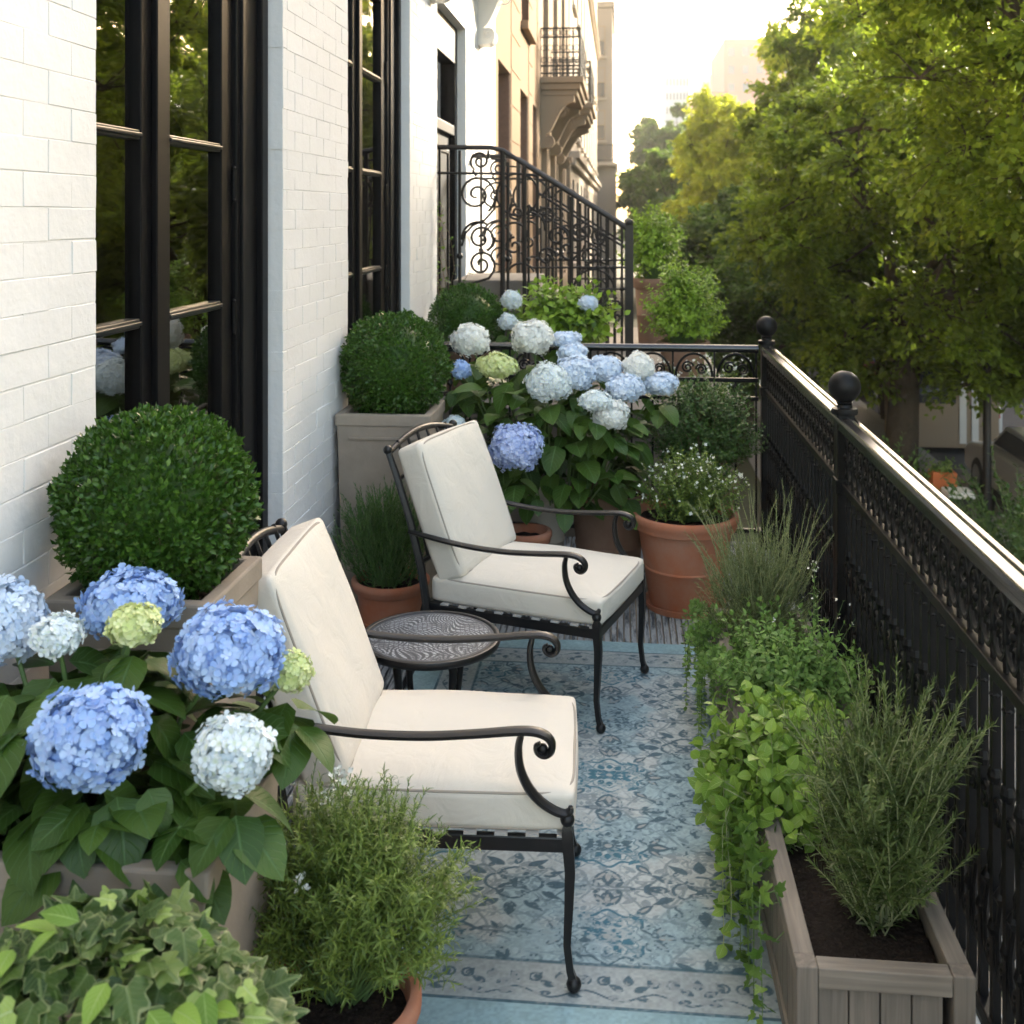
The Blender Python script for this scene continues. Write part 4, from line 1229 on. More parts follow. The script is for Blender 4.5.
SY = 8.0
def stair_rail(SY, label, dens=1):
    t = thing('stair_railing', label, 'railing', (-.6, SY, .7), 0, 'scrolled iron stair railings')
    TO = Vector((-.6, SY, .7))
    def Q(u, v):               # zoomed picture coordinates of the photo's railing to the railing plane at Y = 8
        p = P(420+u*220/1024, 130+v*220/1024, Y=8.0); p.y = SY
        return p - TO
    I = M['iron_old']
    h = MB(); h.tube([Q(38, 105), Q(38, 82), Q(60, 80), Q(330, 82), Q(385, 95), Q(980, 468)], [.012, .017, .019, .019, .019, .019], 8)
    h.build('handrail', I, t, smooth=True)
    h = MB(); h.tube([Q(66, 200), Q(470, 204), Q(545, 212)], .011, 6); h.tube([Q(545, 290), Q(950, 545)], .010, 6); h.tube([Q(500, 350), Q(870, 575)], .008, 6)
    h.tube([Q(330, 135), Q(400, 140)], .008, 6)
    h.tube([Q(500, 640), Q(980, 640)], .009, 6); h.tube([Q(680, 740), Q(980, 740)], .009, 6)
    h.build('lower_rail', I, t, smooth=True)
    p = MB(); q = Q(975, 455); p.box(q.x-.028, q.x+.028, -.028, .028, 0, q.z+.02); p.ball((q.x, 0, q.z+.035), .03, 12)
    p.build('newel_post', I, t, smooth=True)
    for u, v0, v1, r in ((185, 95, 745, .013), (385, 100, 760, .02), (410, 150, 760, .012), (487, 160, 760, .017), (506, 350, 760, .01), (548, 200, 760, .010), (588, 240, 760, .010), (618, 260, 760, .010), (655, 290, 760, .010), (705, 310, 760, .016), (745, 340, 800, .010), (785, 360, 800, .010), (828, 385, 800, .010), (868, 405, 800, .010), (905, 430, 800, .010), (940, 450, 900, .010)):
        b = MB(); a_ = Q(u, v0); z_ = Q(u, v1)
        b.tube([(a_.x, 0, a_.z), (a_.x, 0, 0.0)], r, 6)
        if r < .015: b.ball((a_.x, 0, z_.z+.25), r*1.9, 8)
        b.build('baluster', I, t, smooth=True)
    S = 220/1024*8/FPX
    def sp(cu, cv, r0, r1, a0, a1, tail=None, r=.0095):
        c = Q(cu, cv); pts = spiral(tuple(c), r0*S, r1*S, R(a0), R(a1), 'x', 30)
        if tail: pts = [tuple(Q(*q)) for q in tail] + pts
        b = MB(); b.tube(pts, [r*1.1]*(len(pts)-4)+[r, r*.9, r*.9, r*1.3], 6); b.build('scroll', I, t, smooth=True)
    sp(280, 145, 48, 9, -120, -700, [(262, 215), (245, 185)])
    sp(285, 143, 36, 36, 20, 20.1, [(318, 95), (318, 135)])
    sp(262, 300, 88, 12, 0, 640, [(215, 745), (245, 715), (320, 700), (352, 650)][0:0])
    sp(262, 312, 88, 88, 5, -50)
    sp(282, 505, 66, 10, -60, 500, None)
    sp(272, 505, 78, 76, 60, 185)
    b = MB(); b.tube([tuple(Q(*q)) for q in ((352, 320), (345, 370), (300, 420), (245, 445), (212, 480), (195, 540))], .0095, 6)
    b.tube([tuple(Q(*q)) for q in ((350, 500), (340, 540), (310, 560))], .0095, 6); b.build('scroll', I, t, smooth=True)
    sp(285, 625, 66, 10, -30, 560, [(210, 745), (240, 715), (320, 690), (348, 650)])
    # mirrored / echoed scrolls beyond the main post
    sp(455, 300, 98, 98, 0, 358)
    sp(450, 385, 40, 8, 90, 640)
    sp(455, 500, 85, 20, 150, -60)
    sp(440, 540, 42, 8, 90, 560)
    sp(520, 470, 90, 60, 100, 0)
    sp(480, 690, 80, 60, 160, 30)
    sp(640, 330, 72, 72, 170, 10)
    sp(640, 495, 48, 8, 0, 560); sp(745, 480, 45, 8, 90, 640); sp(835, 500, 40, 8, 90, 640)
    sp(590, 400, 46, 8, 180, -300); sp(690, 560, 50, 8, 0, -460); sp(790, 590, 46, 8, 0, 500); sp(590, 590, 46, 8, 0, 500)
    sp(810, 740, 92, 92, 175, 5); sp(820, 790, 55, 10, 180, -300)
    sp(900, 870, 85, 60, 200, 80); sp(915, 870, 28, 6, 90, 500)
    return t
ra = stair_rail(SY, 'scrolled black iron stair railing sloping down, nearest the camera, against the white wall')
rb_ = stair_rail(9.25, 'matching scrolled iron stair railing standing behind the nearer one on the stoop')

# ------------------------------------------------------------------ rug and table top patterns (woven / inlaid colour fields)
def vnoise(x, y, s, seed):
    rg = np.random.default_rng(seed); G = rg.uniform(0, 1, (64, 64))
    X, Y = x*s, y*s; xi, yi = np.floor(X).astype(int), np.floor(Y).astype(int); fx, fy = X-xi, Y-yi
    fx = fx*fx*(3-2*fx); fy = fy*fy*(3-2*fy)
    g = lambda a, b: G[a % 64, b % 64]
    return (g(xi, yi)*(1-fx)+g(xi+1, yi)*fx)*(1-fy)+(g(xi, yi+1)*(1-fx)+g(xi+1, yi+1)*fx)*fy
def fbm(x, y, s, seed): return (vnoise(x, y, s, seed)*.5+vnoise(x, y, s*2.1, seed+1)*.3+vnoise(x, y, s*4.3, seed+2)*.2)
def sm(v, a, b): t = np.clip((v-a)/(b-a), 0, 1); return t*t*(3-2*t)
def line(v, w_): return 1-sm(np.abs(v), w_*.6, w_*1.3)
def petal(x, y, cx, cy, ang, L_, W_):
    c, s_ = math.cos(ang), math.sin(ang); u = (x-cx)*c+(y-cy)*s_; v = -(x-cx)*s_+(y-cy)*c
    t = np.clip(u/L_, 0, 1); wd = W_*np.sin(PI*t**.75)
    return np.where((u > 0) & (u < L_), 1-sm(np.abs(v)-wd, -.0015, .0025), 0)
def grid_mesh(name, xs, ys, Zf, colf, m, parent, mask=None):
    X, Y = np.meshgrid(xs, ys); nx, ny = len(xs), len(ys)
    V = np.stack([X, Y, Zf(X, Y)], -1).reshape(-1, 3)
    i = np.arange(ny-1)[:, None]*nx + np.arange(nx-1)[None]
    F = np.stack([i, i+1, i+nx+1, i+nx], -1).reshape(-1, 4)
    me = bpy.data.meshes.new(name)
    me.vertices.add(len(V)); me.vertices.foreach_set('co', V.ravel().astype(np.float32))
    me.loops.add(F.size); me.loops.foreach_set('vertex_index', F.ravel().astype(np.int32))
    me.polygons.add(len(F)); me.polygons.foreach_set('loop_start', (np.arange(len(F))*4).astype(np.int32))
    me.update(calc_edges=True); me.polygons.foreach_set('use_smooth', np.ones(len(F), dtype=bool))
    C = colf(X, Y).reshape(-1, 3); C = np.concatenate([C, np.ones((len(C), 1))], 1)
    a = me.color_attributes.new('Col', 'FLOAT_COLOR', 'POINT'); a.data.foreach_set('color', C.ravel().astype(np.float32))
    me.materials.append(m); o = bpy.data.objects.new(name, me); COL.objects.link(o); o.parent = parent
    return o
RX0, RX1, RY0, RY1 = -.80, .56, 2.385, 4.62
def damask(X, Y):
    """mirror-symmetric arabesque field; 1 = dark motif, also returns a light outline"""
    px_, py_ = .46, .36
    d = np.zeros_like(X); l = np.zeros_like(X); teal = np.zeros_like(X)
    for off in (0, 1):
        x = (X+.03+off*px_/2+px_/2) % px_ - px_/2; y = (Y+off*py_/2+py_/2) % py_ - py_/2
        ax, ay = np.abs(x), np.abs(y)
        r = np.hypot(x, y*1.15); th = np.arctan2(y*1.15, x)
        if off == 0:
            d = np.maximum(d, line(r-(.098+.010*np.cos(8*th)), .0055))
            d = np.maximum(d, line(r-(.075+.006*np.cos(12*th)), .003)*.8)
            d = np.maximum(d, 1-sm(r-(.026+.010*np.cos(6*th)), -.002, .002)); l = np.maximum(l, 1-sm(r, .008, .012))
            for a_, L_, W_ in ((.35, .052, .011), (1.05, .050, .010), (PI/2, .045, .009), (0, .045, .009)):
                d = np.maximum(d, petal(ax, ay, .036*math.cos(a_), .036*math.sin(a_), a_, L_*.62, W_))
            for (cx, cy, a_, L_, W_) in ((.0, .105, PI/2, .07, .020), (.0, .11, .9, .060, .012), (.105, 0, 0, .06, .018), (.105, .01, .8, .050, .011), (.07, .082, .75, .055, .012)):
                d = np.maximum(d, petal(ax, ay, cx, cy, a_, L_, W_)); l = np.maximum(l, petal(ax, ay, cx+.012*math.cos(a_), cy+.012*math.sin(a_), a_, L_*.55, W_*.35))
            teal = np.maximum(teal, 1-sm(r, .10, .15))
        else:
            d = np.maximum(d, line(r-(.055+.016*np.abs(np.cos(2*th))), .005))
            d = np.maximum(d, (1-sm(r-(.018+.006*np.cos(5*th)), -.002, .002)))
            for (cx, cy, a_, L_, W_) in ((.0, .075, PI/2, .055, .016), (.03, .070, .6, .060, .011), (.078, .0, 0, .065, .014), (.07, .03, .5, .06, .010), (.02, .03, .9, .03, .006)):
                d = np.maximum(d, petal(ax, ay, cx, cy, a_, L_, W_))
        vine = ay-(.155+.030*np.sin(ax*30)+.012*np.cos(ax*66))
        d = np.maximum(d, line(vine, .0052)*.75)
        vine2 = ax-(.165+.022*np.cos(ay*34))
        d = np.maximum(d, line(vine2, .0045)*.6)
        for k in range(6):
            cx = .02+k*.035; cy = .155+.030*math.sin(cx*30)+.012*math.cos(cx*66)
            d = np.maximum(d, petal(ax, ay, cx, cy, .8 if k % 2 else -.9, .030, .0065))
    return d, l, teal
def rug_col(X, Y):
    n1, n2, n3 = fbm(X, Y, 5, 3), fbm(X, Y, 17, 9), vnoise(X, Y, 140, 21)
    base = np.array([.33, .44, .47]); base2 = np.array([.43, .47, .465]); dark = np.array([.065, .115, .145]); teal_c = np.array([.045, .15, .205]); cream = np.array([.43, .43, .40]); rose = np.array([.28, .22, .21])
    wx = .008*(n2-.5); Xd, Yd = X+wx, Y+.008*(fbm(X, Y, 22, 5)-.5)
    d, l, tl = damask(Xd*.92, Yd*.92)
    d2, l2, _t = damask(Xd*1.25+.115, Yd*1.25+.09)
    d = np.maximum(d, d2*.55*(1-sm(l, .1, .5)))
    wear = sm(n2*.6+n3*.4+.35*(n1-.5), .34, .52)
    wear = .12+.82*wear
    c = base[None, None]*(1-sm(n1, .42, .6))[..., None]+base2*sm(n1, .42, .6)[..., None]
    dk = dark[None, None]*(1-(tl*sm(n1, .45, .55)))[..., None]+teal_c*(tl*sm(n1, .45, .55))[..., None]
    a = (d*wear)[..., None]; c = c*(1-a)+dk*a
    a = (l*wear*.8)[..., None]; c = c*(1-a)+cream*a
    # borders at both ends
    for e in (Y-RY0, RY1-Y, X-RX0, RX1-X):
        band = ((e > .108) & (e < .243))
        u = X if e is not None and (np.ptp(e, axis=0).max() > 1e-6) else Y
        uu = (u+.06) % .16-.08; vv = e-.172
        b = np.zeros_like(X)
        for (cx, cy, a_, L_, W_) in ((0, .008, PI/2, .036, .012), (.012, -.01, .5, .040, .010), (.018, -.03, -.2, .036, .008), (.06, .012, 2.2, .03, .008)):
            b = np.maximum(b, petal(np.abs(uu), vv, cx, cy, a_, L_, W_))
        b = np.maximum(b, line(vv+.030+.014*np.cos(u*2*PI/.16), .0035)); b = np.maximum(b, line(np.hypot(np.abs(uu)-.058, vv-.02)-.013, .0035))
        cb = np.array([.335, .375, .375])*(1-(b*wear)[..., None])+dark*(b*wear)[..., None]
        inner = np.minimum(np.minimum(Y-RY0, RY1-Y), np.minimum(X-RX0, RX1-X))
        sel = band & (np.abs(e-inner) < 1e-9)
        c = np.where(sel[..., None], cb, c)
        ln = np.where(np.abs(e-inner) < 1e-9, np.maximum(line(e-.246, .0055), line(e-.105, .0055)), 0)*(.55+.45*wear)
        c = c*(1-ln[..., None])+np.array([.07, .13, .16])*ln[..., None]
        edge = ((e < .100) & (np.abs(e-inner) < 1e-9))
        c = np.where(edge[..., None], np.array([.27, .40, .43])*(.85+.3*n2)[..., None], c)
    c = c*(.86+.28*n3)[..., None]*(.88+.24*n1)[..., None]
    return np.clip(c, 0, 1)
rug = thing('area_rug', 'pale blue rug with faded damask pattern under the chairs', 'rug', (0, 0, 0))
M['rug'] = attr_mat('woven_rug', .95, 420, .6, .002, spec=.15)
grid_mesh('rug_field', np.arange(RX0, RX1+.001, .0033), np.arange(RY0, RY1+.001, .0033), lambda X, Y: .007+.0012*np.sin(X*9)*np.sin(Y*5), rug_col, M['rug'], rug)
MB().box(RX0+.003, RX1-.003, RY0+.003, RY1-.003, .0005, .005).build('rug_backing', M['cream_clay'], rug)

tab = thing('side_table', 'small round dark metal table with pale leaf pattern between the two armchairs', 'side table', tuple(P(430, 637, Z=.45).xy)+(0,))
def tab_col(X, Y):
    rg = np.random.default_rng(5)
    D = np.full_like(X, 9.); 
    for k in range(13):
        a_ = rg.uniform(0, 6.28); c = rg.uniform(-.17, .17, 2); L_ = .10; u0 = np.array([math.cos(a_), math.sin(a_)])
        t = np.clip(((X-c[0])*u0[0]+(Y-c[1])*u0[1])/L_, 0, 1)
        bend = .03*np.sin(t*2.6)
        dx, dy = X-c[0]-u0[0]*L_*t+u0[1]*bend, Y-c[1]-u0[1]*L_*t-u0[0]*bend
        D = np.minimum(D, np.hypot(dx, dy)/(.35+.65*np.sin(PI*np.clip(t*.9+.08, 0, 1))))
    v = np.maximum(line(((D*42) % 1)-.5, .24), line(D-.006, .002)); v = np.where(D < .012, v*.4, v)
    r = np.hypot(X, Y); v = v*(1-sm(r, .186, .190)); v = np.maximum(v, line(r-.193, .0016)*.6)
    v *= .55+.45*sm(fbm(X, Y, 30, 4), .35, .5)
    v *= 1-line(((X*1.7+Y)*38+.8*np.sin(Y*40)) % 1-.5, .10)*.9; v *= 1-line(((Y*1.5-X)*33+.8*np.sin(X*36)) % 1-.5, .09)*.8
    return np.array([.03, .035, .046])*(1-v[..., None])+np.array([.40, .425, .45])*v[..., None]
M['table_top'] = attr_mat('inlaid_table_top', .45, 120, .2, .001, spec=.5)
# polar grid so that the disc is round
nr, na = 110, 420
rr_ = np.linspace(.0005, .205, nr); aa = np.linspace(0, 2*PI, na+1)
V = np.array([(r*math.cos(a), r*math.sin(a)) for a in aa for r in rr_])
i = np.arange(na)[:, None]*nr+np.arange(nr-1)[None]
F = np.stack([i, i+1, i+nr+1, i+nr], -1).reshape(-1, 4)
me = bpy.data.meshes.new('inlay'); me.from_pydata([(x, y, .4530) for x, y in V], [], F.tolist())
C = tab_col(V[:, 0][:, None], V[:, 1][:, None]).reshape(-1, 3); C = np.concatenate([C, np.ones((len(C), 1))], 1)
a = me.color_attributes.new('Col', 'FLOAT_COLOR', 'POINT'); a.data.foreach_set('color', C.ravel().astype(np.float32))
me.materials.append(M['table_top']); o = bpy.data.objects.new('inlay', me); COL.objects.link(o)
mb = MB(); mb.lathe([(.01, .436), (.200, .436), (.212, .430), (.222, .434), (.226, .445), (.222, .455), (.212, .4575), (.2055, .4545), (.2045, .4520), (.01, .4520)], seg=64)
tt = mb.build('table_top', M['chair_metal'], tab, smooth=True); o.parent = tt
for k in range(4):
    a_ = PI/4+k*PI/2; ca, sa = math.cos(a_), math.sin(a_)
    pts = [(.10, .432), (.125, .38), (.115, .28), (.10, .18), (.125, .08), (.165, .012)]
    MB().tube([(r*ca, r*sa, z) for r, z in pts], [.015, .014, .011, .010, .011, .013], 8).build('leg', M['chair_metal'], tab, smooth=True)
mb = MB(); mb.tube(circ((0, 0, 0), .102, 'x', n=33), .006, 6); vs = np.vstack(mb.v)
mb2 = MB(); mb2.add(np.stack([vs[:, 0], vs[:, 2], vs[:, 1]+.19], 1), mb.f); mb2.build('ring', M['chair_metal'], tab, smooth=True)
mb = MB(); mb.lathe([(.09, .40), (.15, .405), (.155, .435), (.15, .436)], seg=32); mb.build('apron', M['chair_metal'], tab, smooth=True)

# ------------------------------------------------------------------ armchairs
m = mat('cream_canvas', (0.74, 0.68, 0.585), 0.9, 0, 0.2, noise=(2.5, .25, (.66, .60, .51)), sheen=.15)
N = m.node_tree.nodes; L = m.node_tree.links; b = N['Principled BSDF']
tc = N.new('ShaderNodeTexCoord')
wv = [N.new('ShaderNodeTexWave') for _ in range(2)]
for i, q in enumerate(wv): q.bands_direction = ('X', 'Y')[i]; q.inputs['Scale'].default_value = 260; q.inputs['Distortion'].default_value = 1.5; L.new(tc.outputs['Object'], q.inputs[0])
ad = N.new('ShaderNodeMath'); L.new(wv[0].outputs[1], ad.inputs[0]); L.new(wv[1].outputs[1], ad.inputs[1])
bp = N.new('ShaderNodeBump'); bp.inputs['Strength'].default_value = .25; bp.inputs['Distance'].default_value = .0006; L.new(ad.outputs[0], bp.inputs['Height'])
nz = N.new('ShaderNodeTexNoise'); nz.inputs['Scale'].default_value = 9; nz.inputs['Detail'].default_value = 3; nz.inputs['Distortion'].default_value = 1.2; L.new(tc.outputs['Object'], nz.inputs[0])
bp2 = N.new('ShaderNodeBump'); bp2.inputs['Strength'].default_value = .45; bp2.inputs['Distance'].default_value = .012; L.new(nz.outputs[0], bp2.inputs['Height']); L.new(bp.outputs[0], bp2.inputs['Normal'])
L.new(bp2.outputs[0], b.inputs['Normal'])
M['fabric'] = m
M['piping'] = mat('taupe_piping', (.40, .35, .29), .9)
M['strap'] = mat('pale_strap', (0.45, 0.43, 0.40), .8)

def cushion(a, b, c, r, crown, xf, name, parent, n=26, seed=1):
    """half sizes a (x), b (y), c (z thickness); xf maps to chair space; piping follows"""
    t = np.linspace(-1, 1, n); t = np.sign(t)*np.abs(t)**.8
    faces = []; V = []; idx = {}
    def vid(p):
        k = tuple(np.round(p, 5))
        if k not in idx: idx[k] = len(V); V.append(p)
        return idx[k]
    for ax in range(3):
        for sg in (-1, 1):
            for i in range(n-1):
                for j in range(n-1):
                    q = []
                    for (u, v) in ((t[i], t[j]), (t[i+1], t[j]), (t[i+1], t[j+1]), (t[i], t[j+1])):
                        p = np.zeros(3); p[ax] = sg; p[(ax+1) % 3] = u; p[(ax+2) % 3] = v; q.append(vid(p))
                    faces.append(q if sg > 0 else q[::-1])
    V = np.array(V); S_ = np.array([a, b, c])
    P_ = V*S_; inner = np.clip(P_, -(S_-r), S_-r); dlt = P_-inner
    P_ = inner+nrm(dlt)*r*(np.linalg.norm(dlt, axis=1) > 1e-9)[:, None]
    u, v = V[:, 0], V[:, 1]
    f = np.clip((1-u**4)*(1-v**4), 0, 1)
    sgz = np.sign(P_[:, 2])*np.clip(np.abs(P_[:, 2])/c, 0, 1)**2
    P_[:, 2] += crown*f*sgz
    rg = np.random.default_rng(seed); ph = rg.uniform(0, 6, 6)
    P_[:, 2] += .0025*np.sin(u*5+ph[0]+v*2)*np.sin(v*6+ph[1])*sgz
    side = 1-np.clip(np.abs(V[:, 2]), 0, 1)**2
    P_[:, 0] *= 1+.014*side*(1-v**2)-.012*v**2; P_[:, 1] *= 1+.014*side*(1-u**2)-.014*u**2
    mb = MB(); mb.add(xf(P_), faces)
    o = mb.build(name, M['fabric'], parent, smooth=True)
    o.data.polygons.foreach_set('use_smooth', [True]*len(o.data.polygons))
    try:
        if 'sharp_edge' in o.data.attributes: o.data.attributes.remove(o.data.attributes['sharp_edge'])
    except Exception: pass
    pp = MB()
    for sg in (-1, 1):
        pts = []
        for k in range(97):
            q = 2*PI*k/96; cx, sy = math.cos(q), math.sin(q); e = .22
            x_ = np.sign(cx)*abs(cx)**e; y_ = np.sign(sy)*abs(sy)**e
            rad_ = r*.30
            pts.append(((a-rad_)*x_*(1-.012*y_**2), (b-rad_)*y_*(1-.012*x_**2), sg*(c-rad_*.9)))
        pts = xf(np.array(pts))
        pp.tube([tuple(p) for p in pts], .0035, 6)
    pp.build('piping', M['piping'], o, smooth=True)
    return o

def armchair(label):
    t = thing('garden_armchair', label, 'armchair', (0, 0, 0), 0, 'cushioned iron armchairs')
    I = M['chair_metal']
    HY = .268
    seat = lambda p: p*np.array([1, 1, 1])+np.array([-.315, 0, .409])
    cushion(.335, .268, .044, .015, .026, seat, 'seat_cushion', t)
    al = R(21); ca, sa = math.cos(al), math.sin(al)
    def back(p):      # x-> up the back, y across, z -> thickness towards the front
        up = np.array([-sa, 0, ca]); fr = np.array([ca, 0, sa])
        return np.array([-.655, 0, .685])+p[:, 0:1]*up+p[:, 1:2]*np.array([0, 1, 0])+p[:, 2:3]*fr
    cushion(.258, .266, .052, .016, .018, back, 'back_cushion', t, seed=4)
    for s_ in (-1, 1):
        y = s_*HY
        # front leg with slight cabriole and ball foot
        mb = MB(); mb.tube([(0, y, .385), (0, y, .37), (.002, y, .33), (.006, y, .28), (.003, y, .19), (-.001, y, .11), (.006, y, .05), (.014, y, .024)], [.012, .0185, .018, .017, .0145, .012, .0115, .013], 4)
        mb.ball((.015, y, .018), .018, 12); mb.ball((0, y, .397), .017, 12)
        mb.build('leg', I, t, smooth=True)
        mb = MB(); mb.tube([(-.66, y, .36), (-.675, y, .31), (-.69, y, .22), (-.72, y, .10), (-.765, y, .018)], [.017, .017, .015, .013, .013], 4)
        mb.ball((-.768, y, .017), .017, 10); mb.build('leg', I, t, smooth=True)
        # back post
        mb = MB(); mb.tube([(-.655, y*1.02, .33), (-.678, y*1.03, .48), (-.722, y*1.04, .65), (-.775, y*1.04, .80), (-.815, y*1.03, .895)], [.016, .015, .014, .013, .012], 6)
        mb.ball((-.82, y*1.03, .908), .018, 12); mb.build('back_post', I, t, smooth=True)
        # arm: flat bar, dips, rises and curls under at the front
        ya = y*1.075
        arm = [(-.722, .640), (-.62, .626), (-.48, .612), (-.34, .610), (-.22, .618), (-.12, .628), (-.075, .628), (-.048, .619), (-.035, .602), (-.038, .584), (-.052, .575), (-.067, .580), (-.072, .594), (-.062, .602)]
        mb = MB(); mb.stube([(x, ya, z) for x, z in [(q, w-.022) for q, w in arm]], [.014, .0165, .017, .017, .017, .018, .018, .018, .017, .016, .015, .013, .011, .008], 8, flat=.55)
        sup = [(-.105, .622), (-.112, .590), (-.108, .545), (-.090, .505), (-.062, .474), (-.030, .455), (-.006, .450), (.006, .456), (.008, .466)]
        mb.stube([(x, ya+(y-ya)*min(1, k/6), z) for k, (x, z) in enumerate([(q, w-.022-.018*min(1, k/6)) for k, (q, w) in enumerate(sup)])], [.011, .0135, .015, .0155, .015, .0145, .014, .012, .008], 8, flat=.7)
        mb.ball((-.056, ya, .568), .012, 10)
        mb.build('arm', I, t, smooth=True)
    mb = MB()
    mb.box(-.66, .0, -HY-.008, -HY+.012, .322, .358); mb.box(-.66, .0, HY-.012, HY+.008, .322, .358)
    mb.box(-.012, .012, -HY+.012, HY-.012, .322, .358); mb.box(-.67, -.645, -HY+.012, HY-.012, .322, .358)
    mb.build('seat_frame', I, t, bevel=.004)
    mb = MB()
    for x in np.arange(-.60, -.02, .072): mb.box(x, x+.030, -HY-.009, HY+.009, .3585, .3635)
    mb.build('webbing', M['strap'], t)
    # rolled, arched back rail and lattice behind the cushion
    mb = MB()
    ys_ = np.linspace(-HY*1.03, HY*1.03, 17)
    mb.tube([(-.818-.010*math.cos(y/HY*PI/2), y, .895+.045*math.cos(y/HY*PI/2*.97)) for y in ys_], .0125, 8)
    mb.tube([(-.778, y, .80+.02*math.cos(y/HY*PI/2*.97)) for y in ys_], .008, 6)
    mb.tube([(-.688, y, .50) for y in ys_[::8]], .010, 6)
    for y in np.linspace(-.2, .2, 6): mb.tube([(-.690, y, .50), (-.728, y, .66), (-.776, y, .81), (-.822, y, .930)], .0065, 5)
    mb.build('back_frame', I, t, smooth=True)
    return t
ch1 = armchair('black iron armchair with thick cream cushions, nearest, in front of the round table')
ch1.location = (-.130, 2.535+.268, .006)
ch1.rotation_euler = (0, 0, R(2.0))
ch2 = copy_tree(ch1)
ch2['label'] = 'cream cushioned black iron armchair farther back beside the terracotta pots'
a_ = R(-17.5)
ch2.rotation_euler = (0, 0, a_)
ch2.location = (-.08-math.sin(a_)*.268, 3.81+math.cos(a_)*.268, .006)
# ------------------------------------------------------------------ wooden trough planters
def trough(label, x0, x1, y0, y1, h):
    t = thing('wooden_planter', label, 'planter', ((x0+x1)/2, (y0+y1)/2, 0), 0, 'weathered wooden trough planters')
    a, b = (x1-x0)/2, (y1-y0)/2; P_ = .042
    for sx in (-1, 1):
        for sy in (-1, 1):
            mb = MB(); mb.box(sx*a-(P_ if sx > 0 else 0), sx*a+(0 if sx > 0 else P_), sy*b-(P_ if sy > 0 else 0), sy*b+(0 if sy > 0 else P_), .002, h)
            mb.build('corner_post', M['wood_z'], t, bevel=.003)
    for sx in (-1, 1):
        xo = sx*(a-.021)
        MB().box(xo-.021, xo+.021, -b+P_+.001, b-P_-.001, h-.042, h-.001).build('top_rail', M['wood_y'], t, bevel=.003)
        MB().box(xo-.016, xo+.016, -b+P_+.001, b-P_-.001, .012, .05).build('bottom_rail', M['wood_y'], t, bevel=.003)
        mb = MB(); y = -b+P_+.002
        while y < b-P_-.03:
            e = min(y+.072, b-P_-.002); mb.box(xo-.010, xo+.010, y, e, .0505, h-.0425); y += .076
        mb.build('side_planks', M['wood_z'], t, bevel=.002)
    for sy in (-1, 1):
        yo = sy*(b-.021)
        MB().box(-a+P_+.001, a-P_-.001, yo-.020, yo+.020, h-.044, h-.002).build('top_rail', M['wood_x'], t, bevel=.003)
        MB().box(-a+P_+.001, a-P_-.001, yo-.016, yo+.016, .012, .05).build('bottom_rail', M['wood_x'], t, bevel=.003)
        mb = MB(); x = -a+P_+.002
        while x < a-P_-.02:
            e = min(x+.058, a-P_-.002); mb.box(x, e, yo-.010, yo+.010, .0505, h-.0445); x += .061
        mb.build('end_planks', M['wood_z'], t, bevel=.002)
    xs = np.linspace(-a+.034, a-.034, 14); ys = np.linspace(-b+.034, b-.034, 36)
    X, Y = np.meshgrid(xs, ys); Z = h-.075+.016*fbm(X, Y, 14, 8)+rng.uniform(-.004, .004, X.shape)
    V = np.stack([X, Y, Z], -1).reshape(-1, 3)
    MB().add(V, [(j*14+i, j*14+i+1, (j+1)*14+i+1, (j+1)*14+i) for j in range(35) for i in range(13)]).build('soil', M['soil'], t, smooth=True)
    return t
PH = .30
trough('weathered wooden trough nearest the camera, holding rosemary and lime trailing leaves', .35, .695, 2.235, 3.165, PH)
trough('weathered wooden trough farther back along the railing, holding mint and grey herbs', .345, .695, 3.215, 4.24, PH)
SZ = PH-.065
tb_ = tpl_oval(.34, 4, .25, .25, .42, .8)
ctr = lambda px, py, Y: tuple(P(px, py, Y=Y))
mound('rosemary_bush', 'tall feathery rosemary growing in the nearest wooden trough beside the railing', 'rosemary', (.575, 2.50, .46), (.125, .13, .19), 290, .20, .034, tpl_needle(.085), 'rosemary', .0095, 50, root=(.57, 2.50, SZ), stemm='stem_pale', up=1.5, wands=50, wandlen=(.16, .32), pairs=3, ragged=.2, stemr=.0014)
def trail_paths(n, x0, x1, y0, y1, z, out, L, seed, dx=-1.0, steps=14, grav=2.6, upz=.7):
    rg = np.random.default_rng(seed); ps = []
    for i in range(n):
        p = np.array([rg.uniform(x0, x1), rg.uniform(y0, y1), z])
        d = nrm(np.array([dx*out*rg.uniform(.5, 1.1), rg.normal()*.35, upz*rg.uniform(.6, 1.1)])); l = rg.uniform(*L); path = [p.copy()]
        for k in range(steps):
            d = nrm(d + np.array([0, 0, -grav/steps])*rg.uniform(.6, 1.2) + rg.normal(size=3)*.10)
            if p[0] < .345-.012 and d[2] < 0: d = nrm(d*np.array([.35, 1, 1]))
            p = p + d*l/steps
            if .325 < p[0] < .40: p[2] = max(p[2], PH+.012)
            p[2] = max(p[2], .02)
            path.append(p.copy())
        ps.append(path)
    return np.array(ps)
tp = trail_paths(40, .37, .50, 2.72, 3.12, SZ, 1.0, (.20, .46), 11)
mound('trailing_herb', 'lime green round-leaved plant spilling over the inner side of the nearest trough', 'trailing plant', (.44, 2.96, .34), (.21, .24, .15), 290, .10, .046, tpl_oval(.42, 4, .25, .3, .42, .7), 'lime_leaf', .026, 65, root=(.45, 2.88, SZ), stemm='stem_pale', extra_paths=tp, up=.5, taper=.2)
tp = trail_paths(13, .37, .42, 2.45, 3.0, SZ, 1.0, (.28, .48), 12, grav=3.4)
